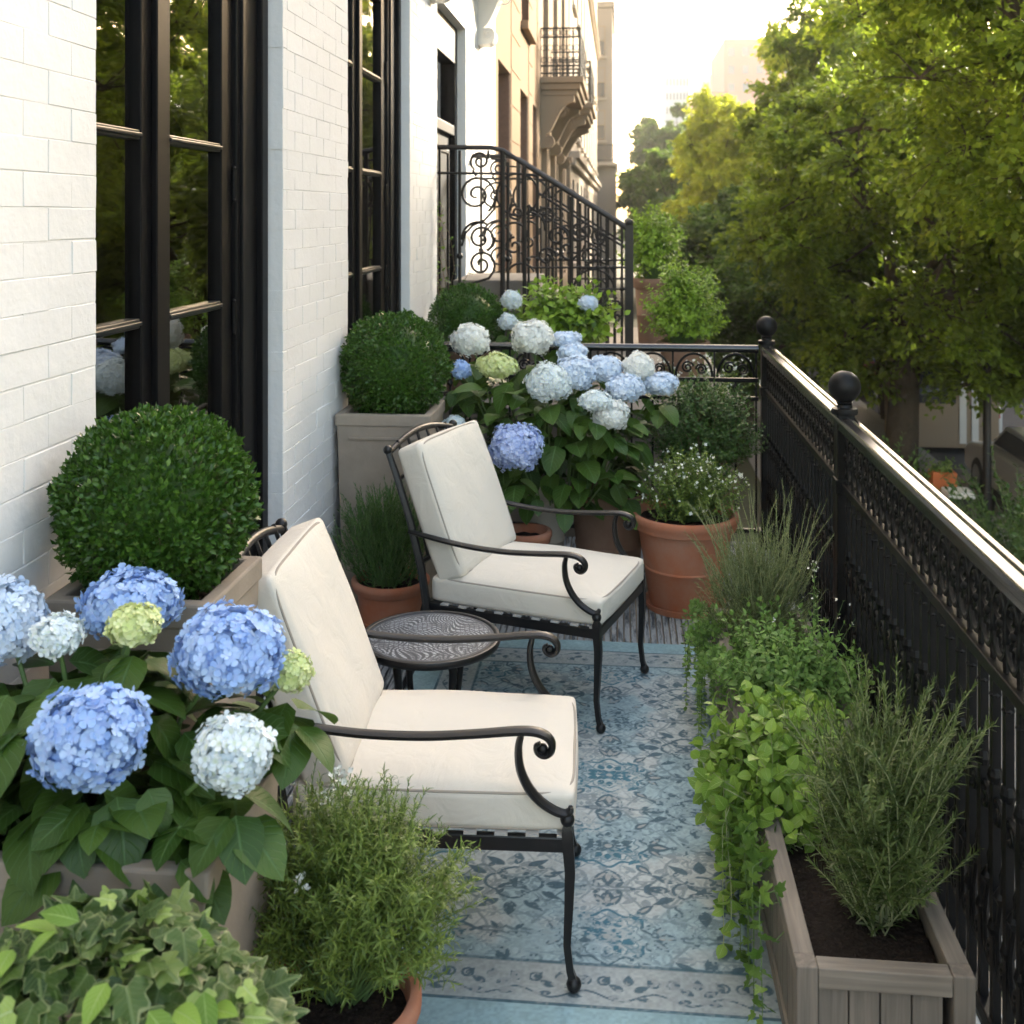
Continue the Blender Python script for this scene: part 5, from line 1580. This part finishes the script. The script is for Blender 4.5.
herb('creeping_vine', 'darker trailing vine hanging down to the rug from the nearest trough', 'vine', (.40, 2.65, SZ), (.02, .25), 6, (.08, .14), .9, .036, tpl_ivy(), 'trail', spacing=.030, angle=75, curl=.6, grav=.6, pairs=1, stemr=.0015, extra_paths=tp, taper=.2)
mound('mint_bush', 'fresh green mint bush in the near end of the farther wooden trough', 'herb', (.52, 3.48, .36), (.235, .27, .155), 380, .10, .030, tb_, 'mint', .017, 60, root=(.52, 3.48, SZ), wands=22, wandlen=(.08, .16), taper=.3)
mound('grey_herb', 'airy grey green rosemary with upright wands at the far end of the farther trough', 'herb', (.50, 4.02, .44), (.21, .20, .20), 650, .15, .024, tpl_needle(.055), 'rosemary_grey', .0085, 45, root=(.52, 4.0, SZ), stemm='stem_pale', up=1.2, wands=60, wandlen=(.18, .36), pairs=2)
tp = trail_paths(30, .36, .44, 3.60, 4.18, SZ, 1.0, (.25, .46), 15, grav=3.2)
herb('trailing_herb', 'small-leaved creeper spilling to the rug from the far end of the farther trough', 'trailing plant', (.40, 3.9, SZ), (.03, .25), 30, (.08, .18), .8, .024, tpl_oval(.42, 3, .2, .2, .5), 'mint', spacing=.015, angle=75, curl=.6, grav=.6, stemr=.0012, extra_paths=tp, taper=.3)
herb('flowering_stem', 'thin leafy stems with yellow green buds leaning through the railing', 'herb', (.64, 3.75, SZ), (.03, .08), 9, (.22, .42), .5, .030, tpl_oval(.22, 4, .25, .3, .5), 'mint', spacing=.035, angle=60, curl=.3, bias=(.2, -.1, 0), stemr=.0014, flowers=26, flower_r=.005)

# ------------------------------------------------------------------ pots on the right and at the back
pot('terracotta_pot', 'large banded terracotta pot with saucer at the far end of the trough planters', (.295, 5.10, 0), .43, .238, .155, M['terracotta'], 'terracotta pots', saucer=True)
c = ctr(690, 488, 5.08)
mound('white_flowering_herb', 'bushy herb with tiny white flowers in the large terracotta pot', 'flowering plant', c, (.235, .20, .165), 420, .10, .022, tpl_oval(.34, 3, .25, .2, .45), 'tarragon', .013, 58, root=(.295, 5.10, .39), flowers=260, flower_r=.0065, wands=14, wandlen=(.03, .10), up=.9)
pot('clay_pot', 'wide brown clay pot behind the far armchair', (-.055, 5.38, 0), .455, .20, .14, M['brown_clay'], 'terracotta pots')
pot('tall_pot', 'tall tapered cream pot standing between the small and the brown clay pots', (-.36, 5.35, 0), .50, .125, .075, M['cream_clay'], 'terracotta pots')
pot('small_pot', 'small terracotta pot partly hidden by the far armchair back', (-.43, 5.02, 0), .35, .115, .08, M['terracotta'], 'terracotta pots')
pot('dark_pot', 'dark clay pot under the dense dark shrub in the railing corner', (.41, 5.58, 0), .46, .18, .12, M['brown_clay'], 'terracotta pots')
mound('dark_shrub', 'dense dark green shrub in the corner of the railing', 'shrub', ctr(703, 432, 5.56), (.28, .25, .235), 1150, .11, .028, tpl_oval(.30, 3, .25, .2, .45), 'dark_shrub', .016, 55, root=(.41, 5.58, .42), up=.7, stemm='stem_brown')
pot('terracotta_pot', 'terracotta pot of upright rosemary between the tall square planter and the far armchair', (-.94, 4.46, 0), .30, .155, .11, M['terracotta'], 'terracotta pots')
mound('rosemary_bush', 'dense dark upright rosemary in the terracotta pot behind the near armchair', 'rosemary', ctr(385, 533, 4.46), (.20, .17, .175), 420, .17, .024, tpl_needle(.085), 'tarragon_dark', .0075, 36, root=(-.94, 4.46, .27), up=2.2, wands=30, wandlen=(.02, .09), pairs=2)
pot('terracotta_pot', 'terracotta pot of soft green herb in front of the near armchair', (-.52, 1.99, 0), .36, .150, .11, M['terracotta'], 'terracotta pots')
mound('soft_herb', 'soft light green feathery herb bush in the front terracotta pot', 'herb', ctr(350, 890, 2.06), (.225, .15, .185), 820, .12, .026, tpl_needle(.085, .4), 'tarragon', .0085, 52, root=(-.52, 2.02, .32), up=.7, ragged=.11, pairs=2)
herb('white_flowering_herb', 'sprig of tiny cream flowers behind the soft herb bush', 'flowering plant', (-.64, 2.14, .33), (.04, .04), 14, (.32, .42), .35, .018, tpl_needle(.08), 'tarragon', spacing=.012, flowers=90, flower_r=.006, curl=.3)

# square stone planters with boxwood balls
square_planter('tall square stone planter against the wall, nearest boxwood ball in it', -1.19, -.83, 2.17, 2.50, 1.0)
boxwood('larger boxwood ball nearest the camera, below the first window', tuple(P(158, 505, Y=2.34)), .203, 13000, .0175, soil_z=.95)
square_planter('tall square stone planter against the wall behind the far armchair', -1.235, -.815, 4.69, 5.10, .925)
boxwood('middle boxwood ball in the planter beside the second window', tuple(P(395, 366, Y=4.92)), .237, 13000, .0175, soil_z=.87)

# near hydrangea
square_planter('low square stone planter of blue hydrangeas in the front left corner', -1.20, -.655, 1.70, 2.10, .745)
def hd(px, py, Y, rx, ry, mk, fl=.0125): return (tuple(P(px, py, Y=Y)), rx*Y/FPX, ry*Y/FPX, mk, fl)
hydrangea('big hydrangea with blue, pale and lime flower heads in the front left planter', (-.93, 1.90, .68),
    [hd(133, 602, 2.06, 47, 30, 'blue'), hd(231, 650, 1.93, 54, 42, 'blue'), hd(90, 736, 1.74, 56, 47, 'blue'), hd(232, 753, 1.76, 38, 35, 'pale', .0115),
     hd(134, 625, 1.92, 26, 19, 'lime', .0085), hd(290, 672, 2.0, 21, 18, 'lime', .0085), hd(57, 636, 1.92, 25, 19, 'pale', .010), hd(8, 622, 2.0, 38, 42, 'lightblue'), hd(-70, 680, 1.9, 50, 40, 'blue')],
    210, .125, (-1.14, -.66, 1.69, 2.05, .66, 1.0), extra=14, stem_r=.0045)
# back hydrangea
hydrangea('large hydrangea with white and blue heads in pots against the far railing', (-.30, 5.32, .42),
    [hd(471, 340, 5.35, 19, 16, 'whitep', .0088), hd(532, 338, 5.35, 20, 17, 'whitep', .0088), hd(497, 366, 5.15, 20, 12, 'lime', .0088), hd(549, 383, 5.05, 22, 19, 'pale', .0088), hd(576, 373, 5.2, 19, 17, 'lightblue', .0088),
     hd(605, 369, 5.3, 17, 13, 'lightblue', .0088), hd(639, 367, 5.3, 15, 14, 'whitep', .0088), hd(625, 388, 5.2, 19, 13, 'lightblue', .0088), hd(660, 384, 5.3, 17, 11, 'lightblue', .0088), hd(610, 415, 5.05, 18, 15, 'whitep', .0088),
     hd(596, 401, 5.0, 16, 10, 'pale', .0088), hd(516, 447, 4.85, 26, 23, 'lilac', .0088), hd(461, 370, 5.2, 10, 9, 'blue', .0088), hd(455, 425, 5.0, 11, 9, 'pale', .0088), hd(566, 339, 5.5, 15, 7, 'lightblue', .0088), hd(572, 352, 5.4, 14, 8, 'lightblue', .0088)],
    430, .130, (-.78, .10, 4.98, 5.60, .42, 1.0), extra=34, stem_r=.004)

# ivy in the bottom left corner
pot('clay_pot', 'clay pot overflowing with variegated ivy in the bottom left corner', (-.72, 1.46, 0), .57, .17, .12, M['terracotta'], 'terracotta pots')
iv = thing('ivy_plant', 'variegated ivy mound with cream edged leaves in the bottom left corner', 'ivy', (-.72, 1.48, .55))
rg = np.random.default_rng(31)
n = 680
d = rdirs(n); d[:, 2] = np.abs(d[:, 2])
rr = rg.uniform(.55, 1.0, n)**.5
p = d*rr[:, None]*np.array([.255, .19, .25]) + np.array([.0, .0, .02])
cl = Cloud(tpl_ivy())
dd = d*np.array([1, 1, .2])+rdirs(n)*.6+np.array([0, -.25, -.35])
sel = rg.uniform(size=n) < .16
cl.add(p[~sel], dd[~sel], np.array([0, -.35, 1.])+d[~sel]*.8+rdirs((~sel).sum())*.35, rg.uniform(.032, .062, (~sel).sum()))
cl.build('foliage', M['ivy'], iv)
cl = Cloud(tpl_ivy()); cl.add(p[sel]*1.04, dd[sel], np.array([0, -.35, 1.])+d[sel]*.8+rdirs(sel.sum())*.35, rg.uniform(.028, .045, sel.sum()))
cl2 = Cloud(tpl_oval(.30, 5, .25, .3, .45, .8)); q = p[::9]*1.06; cl2.add(q, dd[::9], np.array([0, -.3, 1.])+rdirs(len(q))*.4, rg.uniform(.04, .06, len(q)))
cl.build('young_leaves', M['ivy_lime'], iv); cl2.build('young_leaves', M['lime_leaf'], iv)
sp_ = stem_paths(60, (0, 0, 0), .12, .18, .30, 1.1, .9, .5)
stems_mesh(sp_, .0018, .001, 'stems', M['stem_green'], iv, 4, 2)

# creeper on the pier by the stair railing
vp = []
for i in range(9):
    p0 = P(440, 330, Y=7.9); p0.x += rg.uniform(-.04, .1); p0.z = .85
    path = [np.array(p0)]; d0 = np.array([rg.uniform(-.1, .1), 0, 1.])
    for k in range(14):
        d0 = nrm(d0+rg.normal(size=3)*.16+np.array([0, 0, .12])); path.append(path[-1]+d0*.085*rg.uniform(.6, 1.1))
    vp.append(path)
vp = np.array(vp)
vt = thing('climbing_vine', 'thin leafy climber growing up the stair railing by the white pier', 'vine', tuple(vp[0, 0]))
cl = Cloud(tpl_oval(.4, 3, .2, .2, .45)); leaf_stems(cl, vp-vp[0, 0], .06, .055, 70, .05, 1, .3)
cl.build('foliage', M['trail'], vt); stems_mesh(vp-vp[0, 0], .004, .002, 'stems', M['stem_brown'], vt, 4, 2)

# plants on the neighbour's terrace
boxwood('farthest boxwood ball beyond the far railing', tuple(P(467, 322, Y=6.75)), .225, 9000, .017, soil_z=.72)
pot('dark_pot', 'dark pot under the boxwood ball beyond the far railing', (P(467, 322, Y=6.75).x, 6.75, .70), .26, .16, .12, M['brown_clay'], 'terracotta pots')
mound('leafy_shrub', 'low bright green broad-leaved shrub beyond the far railing', 'shrub', ctr(562, 318, 7.1), (.38, .25, .21), 260, .16, .075, tpl_oval(.36, 4, .25, .3, .45), 'bright_shrub', .045, 60, root=(-.42, 7.1, .70))
hydrangea('small white hydrangea beyond the far railing', (P(515, 300, Y=6.8).x, 6.85, .72), [hd(512, 300, 6.7, 10, 9, 'pale', .014), hd(508, 322, 6.6, 9, 8, 'pale', .014), hd(588, 303, 7.0, 9, 7, 'lightblue', .014)], 40, .09, (-.85, -.2, 6.6, 6.95, .74, 1.12), extra=6)
c = P(683, 308, Y=7.3)
pot('clay_pot', 'brown pot holding the bright bushy shrub by the stair newel post', (c.x, 7.3, .70), .26, .17, .12, M['brown_clay'], 'terracotta pots')
mound('bright_shrub', 'bright green bushy shrub to the right of the stair newel post', 'shrub', tuple(c), (.275, .25, .28), 420, .13, .042, tpl_oval(.34, 3, .25, .3, .45), 'bright_shrub', .024, 60, root=(c.x, 7.3, .92))
pot('dark_pot', 'pot on a pedestal carrying the farther bright shrub', (.28, 9.4, .70), .55, .17, .12, M['brown_clay'], 'terracotta pots')
mound('bright_shrub', 'farther bright shrub rising behind the stair newel post', 'shrub', ctr(652, 248, 9.4), (.28, .25, .33), 300, .15, .055, tpl_oval(.34, 3, .25, .3, .45), 'bright_shrub', .03, 60, root=(.28, 9.4, 1.2))
herb('white_flowering_herb', 'loose white-flowered plant just outside the far end of the railing', 'flowering plant', (.50, 6.5, .70), (.10, .10), 60, (.15, .38), .7, .03, tpl_oval(.3, 3, .25, .2, .45), 'tarragon', spacing=.02, flowers=160, flower_r=.009, curl=.5)

# ------------------------------------------------------------------ street trees
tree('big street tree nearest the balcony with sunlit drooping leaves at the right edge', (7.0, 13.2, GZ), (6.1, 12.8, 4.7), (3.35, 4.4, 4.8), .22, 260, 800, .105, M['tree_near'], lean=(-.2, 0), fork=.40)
tree('large street tree with a thick dark trunk seen above the near handrail', (5.1, 20.6, GZ), (6.0, 20.6, 1.5), (3.5, 4.4, 3.7), .30, 170, 760, .125, M['tree_mid'], lean=(.1, 0), fork=.50)
tree('slender street tree with forked limbs behind the thick-trunked one', (6.6, 27.5, GZ), (6.2, 28.5, 2.8), (3.0, 4.5, 4.8), .20, 130, 640, .15, M['tree_mid'], lean=(-.4, 0), fork=.50)
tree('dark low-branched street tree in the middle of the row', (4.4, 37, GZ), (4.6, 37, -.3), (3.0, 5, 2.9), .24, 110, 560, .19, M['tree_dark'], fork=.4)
tree('tall tree above the middle of the row, sun painted into its golden green leaves', (9.0, 44, GZ), (9.6, 44, 6.6), (3.9, 6, 6.4), .26, 110, 560, .25, M['tree_sunlit'])
tree('tree between the dark ones, sun painted into its yellow green leaves', (4.2, 50, GZ), (4.4, 50, 3.2), (2.1, 4, 4.0), .24, 80, 560, .23, M['tree_sunlit'])
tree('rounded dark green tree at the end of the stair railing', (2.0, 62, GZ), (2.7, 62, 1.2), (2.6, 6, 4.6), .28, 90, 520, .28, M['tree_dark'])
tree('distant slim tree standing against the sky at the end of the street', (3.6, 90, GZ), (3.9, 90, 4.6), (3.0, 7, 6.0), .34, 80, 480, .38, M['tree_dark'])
tree('distant broad tree far down the street below the red brick block', (9.5, 85, GZ), (9.5, 85, 4.0), (5.5, 8, 6.8), .34, 120, 480, .40, M['tree_mid'])
tree('street tree on the far side of the road behind the big ones', (14.5, 46, GZ), (13.5, 46, 4.5), (5.0, 6, 7.0), .3, 120, 520, .26, M['tree_mid'])
tree('unseen tree added on the pavement beside the balcony to shade it', (6.2, 5.0, GZ), (6.2, 5.2, 3.4), (3.0, 4.0, 3.6), .22, 100, 600, .13, M['tree_near'], fork=.6)  # out of view, added to keep the sun off the balcony
tree('low bushy tree filling the gap at the bottom of the row', (3.0, 26, GZ), (3.4, 26, -.9), (1.9, 2.6, 2.0), .12, 60, 420, .13, M['tree_dark'], fork=.5)
herb('garden_shrub', 'low grey green shrub on the pavement below the handrail at the right edge', 'shrub', (5.2, 14.2, GZ), (.7, .7), 260, (1.2, 2.2), .7, .12, tpl_oval(.3, 3, .2, .2, .5), 'dark_shrub', spacing=.09, angle=60, curl=.7, stemr=.008, taper=.3)
herb('garden_shrub', 'smaller pavement shrub at the foot of the thick trunk', 'shrub', (4.6, 19.6, GZ), (.5, .5), 120, (.7, 1.3), .7, .12, tpl_oval(.3, 3, .2, .2, .5), 'mint', spacing=.09, angle=60, curl=.7, stemr=.008, taper=.3)

# ------------------------------------------------------------------ parked vehicles and kerb clutter
M['tyre'] = mat('tyre', (.02, .02, .02), .9); M['rim'] = mat('wheel_rim', (.35, .35, .36), .3, .8)
M['head'] = mat('lamp_lens', (.8, .8, .75), .15); M['tail'] = mat('tail_lens', (.45, .02, .015), .2)
def car(label, x, y, col, kind='car'):
    cm = mat('car_paint', col, .28, 0, .5, coat=.6)
    t = thing('parked_car' if kind == 'car' else 'delivery_van', label, kind, (x, y, GZ-.14), 0, 'vehicles parked along the kerb')
    Ls = 2.2 if kind == 'car' else 2.6
    if kind == 'car':
        bodyp = [(-Ls, .35), (-Ls, .80), (-Ls+.12, .92), (-1.35, .98), (1.0, .98), (1.9, .86), (Ls, .70), (Ls, .35), (1.75, .28), (-1.75, .28)]
        cab = [(-1.75, .98), (-1.25, 1.42), (.35, 1.44), (1.12, .98)]
        glass = [(-1.52, 1.02), (-1.16, 1.35), (.30, 1.37), (.92, 1.02)]
    else:
        bodyp = [(-Ls, .35), (-Ls, 1.2), (1.9, 1.2), (Ls-.05, 1.02), (Ls, .6), (Ls, .35), (1.9, .28), (-1.9, .28)]
        cab = [(-Ls+.01, 1.2), (-Ls+.05, 2.25), (1.1, 2.27), (1.85, 1.2)]
        glass = [(.15, 1.28), (.15, 1.95), (1.12, 1.95), (1.60, 1.28)]
    MB().prism([(y_, z) for y_, z in bodyp], 'x', -.88, .88).build('body', cm, t, bevel=.06)
    MB().prism([(y_, z) for y_, z in cab], 'x', -.74, .74).build('cabin', cm, t, bevel=.05)
    for s_ in (-1, 1): MB().prism(glass, 'x', s_*.742-.006, s_*.742+.006).build('side_window', M['win_dark'], t)
    for (a, b) in (((cab[2][0]+.05, cab[2][1]-.09), (cab[3][0]-.02, cab[3][1]+.05)), ((cab[1][0]-.03, cab[1][1]-.09), (cab[0][0]+.02, cab[0][1]+.06))):
        MB().add([(-.64, a[0], a[1]), (.64, a[0], a[1]), (.68, b[0], b[1]), (-.68, b[0], b[1]), (-.64, a[0]+.012*np.sign(a[0]+.3), a[1]+.02), (.64, a[0]+.012*np.sign(a[0]+.3), a[1]+.02), (.68, b[0]+.03*np.sign(a[0]+.3), b[1]+.02), (-.68, b[0]+.03*np.sign(a[0]+.3), b[1]+.02)],
                 [(0, 1, 2, 3), (4, 5, 6, 7), (0, 1, 5, 4), (2, 3, 7, 6), (1, 2, 6, 5), (3, 0, 4, 7)]).build('windscreen', M['win_dark'], t)
    for sy in (-1.35, 1.4):
        for sx in (-.80, .80):
            v = MB().lathe([(.01, -.1), (.30, -.1), (.335, -.07), (.335, .07), (.30, .1), (.01, .1)], seg=24); vs = np.vstack(v.v)
            w_ = MB().add(np.stack([vs[:, 2]+sx, vs[:, 0]+sy, vs[:, 1]+.335], 1), v.f).build('wheel', M['tyre'], t, smooth=True)
            v = MB().lathe([(.01, -.108), (.2, -.108), (.2, .108), (.01, .108)], seg=20); vs = np.vstack(v.v)
            MB().add(np.stack([vs[:, 2]+sx, vs[:, 0]+sy, vs[:, 1]+.335], 1), v.f).build('rim', M['rim'], w_)
    for sx in (-.66, .66):
        MB().box(sx-.17, sx+.17, Ls-.03, Ls+.02, .62, .74).build('headlight', M['head'], t, bevel=.01)
        MB().box(sx-.15, sx+.15, -Ls-.02, -Ls+.03, .68, .82).build('tail_light', M['tail'], t, bevel=.01)
    return t
car('white car parked at the kerb just beyond the thick tree trunk', 7.4, 27.0, (.62, .62, .60))
car('dark red car parked at the kerb in front of the white car', 7.45, 33.0, (.30, .03, .025))
car('pale grey car parked farther up the kerb', 7.4, 39.0, (.5, .51, .52))
car('white delivery van parked farthest up the kerb', 7.5, 46.0, (.66, .66, .64), 'van')
car('silver car parked at the kerb under the nearest tree', 7.4, 19.5, (.45, .45, .46))
kb = thing('street_kiosk', 'small pale street kiosk with a blue awning behind the tree trunk', 'kiosk', (6.3+3.0, 30.5, GZ-.14))
kb.location = (6.1, 25.0, GZ)
MB().box(-.1, 1.9, -.8, .8, 0, 2.15).build('wall', M['cream_stone'], kb, bevel=.02)
MB().prism([(-.2, 2.16), (-.2, 2.32), (.9, 2.75), (2.0, 2.32), (2.0, 2.16)], 'y', -.9, .9).build('roof', M['blue_white'], kb, bevel=.01)
MB().box(-.22, 2.02, -1.35, -.905, 2.10, 2.20).build('awning', M['awning_blue'], kb, bevel=.01)
MB().box(.15, 1.0, -.83, -.802, .95, 1.9).build('counter_window', M['win_dark'], kb)
for x in (1.15, 1.4, 1.65): MB().box(x-.07, x+.07, -.825, -.802, .1, 1.95).build('panel', M['white_stone'], kb)
M['orange'] = mat('orange_glow_colour', (.75, .20, .06), .6)  # orange light on a counter, painted into the box colour
ob = thing('orange_lit_counter', 'small box for an orange-lit counter, glow put into its colour, with yellow green plants at the foot of the thick trunk', 'planter', (5.45, 19.3, GZ))
MB().box(-.2, .2, -.15, .15, .28, .62).build('box', M['orange'], ob, bevel=.01)
mb = MB()
for sx in (-.16, .16):
    for sy in (-.11, .11): mb.box(sx-.02, sx+.02, sy-.02, sy+.02, 0, .279)
mb.build('legs', M['iron'], ob)
herb('yellow_plant', 'yellow green plant growing in the box for the orange-lit counter', 'plant', (5.45, 19.3, GZ+.6), (.12, .1), 30, (.15, .3), .8, .09, tpl_oval(.35, 3, .2, .2, .5), 'ivy_lime', spacing=.05)
ub = thing('utility_box', 'small white-topped utility box on the pavement below the handrail', 'utility box', (5.2, 17.6, GZ))
MB().box(-.16, .16, -.16, .16, .0, .62).build('body', M['iron_old'], ub, bevel=.01)
MB().box(-.20, .20, -.20, .20, .621, .72).build('lid', M['white_stone'], ub, bevel=.02)
lp = thing('lamp_post', 'thin dark street lamp post standing right of the thick trunk', 'street lamp', (6.05, 18.9, GZ))
mb = MB(); mb.lathe([(.12, 0), (.12, .3), (.07, .4), (.055, 3.6), (.08, 3.65), (.05, 3.75)], (0, 0, 0), 12, True); mb.build('pole', M['iron_old'], lp, smooth=True)
mb = MB(); mb.lathe([(.06, 3.76), (.16, 4.1), (.17, 4.15), (.02, 4.35)], (0, 0, 0), 8, True); mb.build('lantern', M['head'], lp)

# ------------------------------------------------------------------ warm haze in the street
hz = bpy.data.materials.new('haze'); hz.use_nodes = True
nt = hz.node_tree; nt.nodes.remove(nt.nodes['Principled BSDF'])
pv = nt.nodes.new('ShaderNodeVolumePrincipled'); pv.inputs['Color'].default_value = (1, .97, .90, 1); pv.inputs['Density'].default_value = .0010; pv.inputs['Anisotropy'].default_value = .2
nt.links.new(pv.outputs[0], nt.nodes['Material Output'].inputs['Volume'])
tag(MB().box(-80, 80, -40, 300, GZ-1.5, 45).build('haze', hz), kind='stuff')
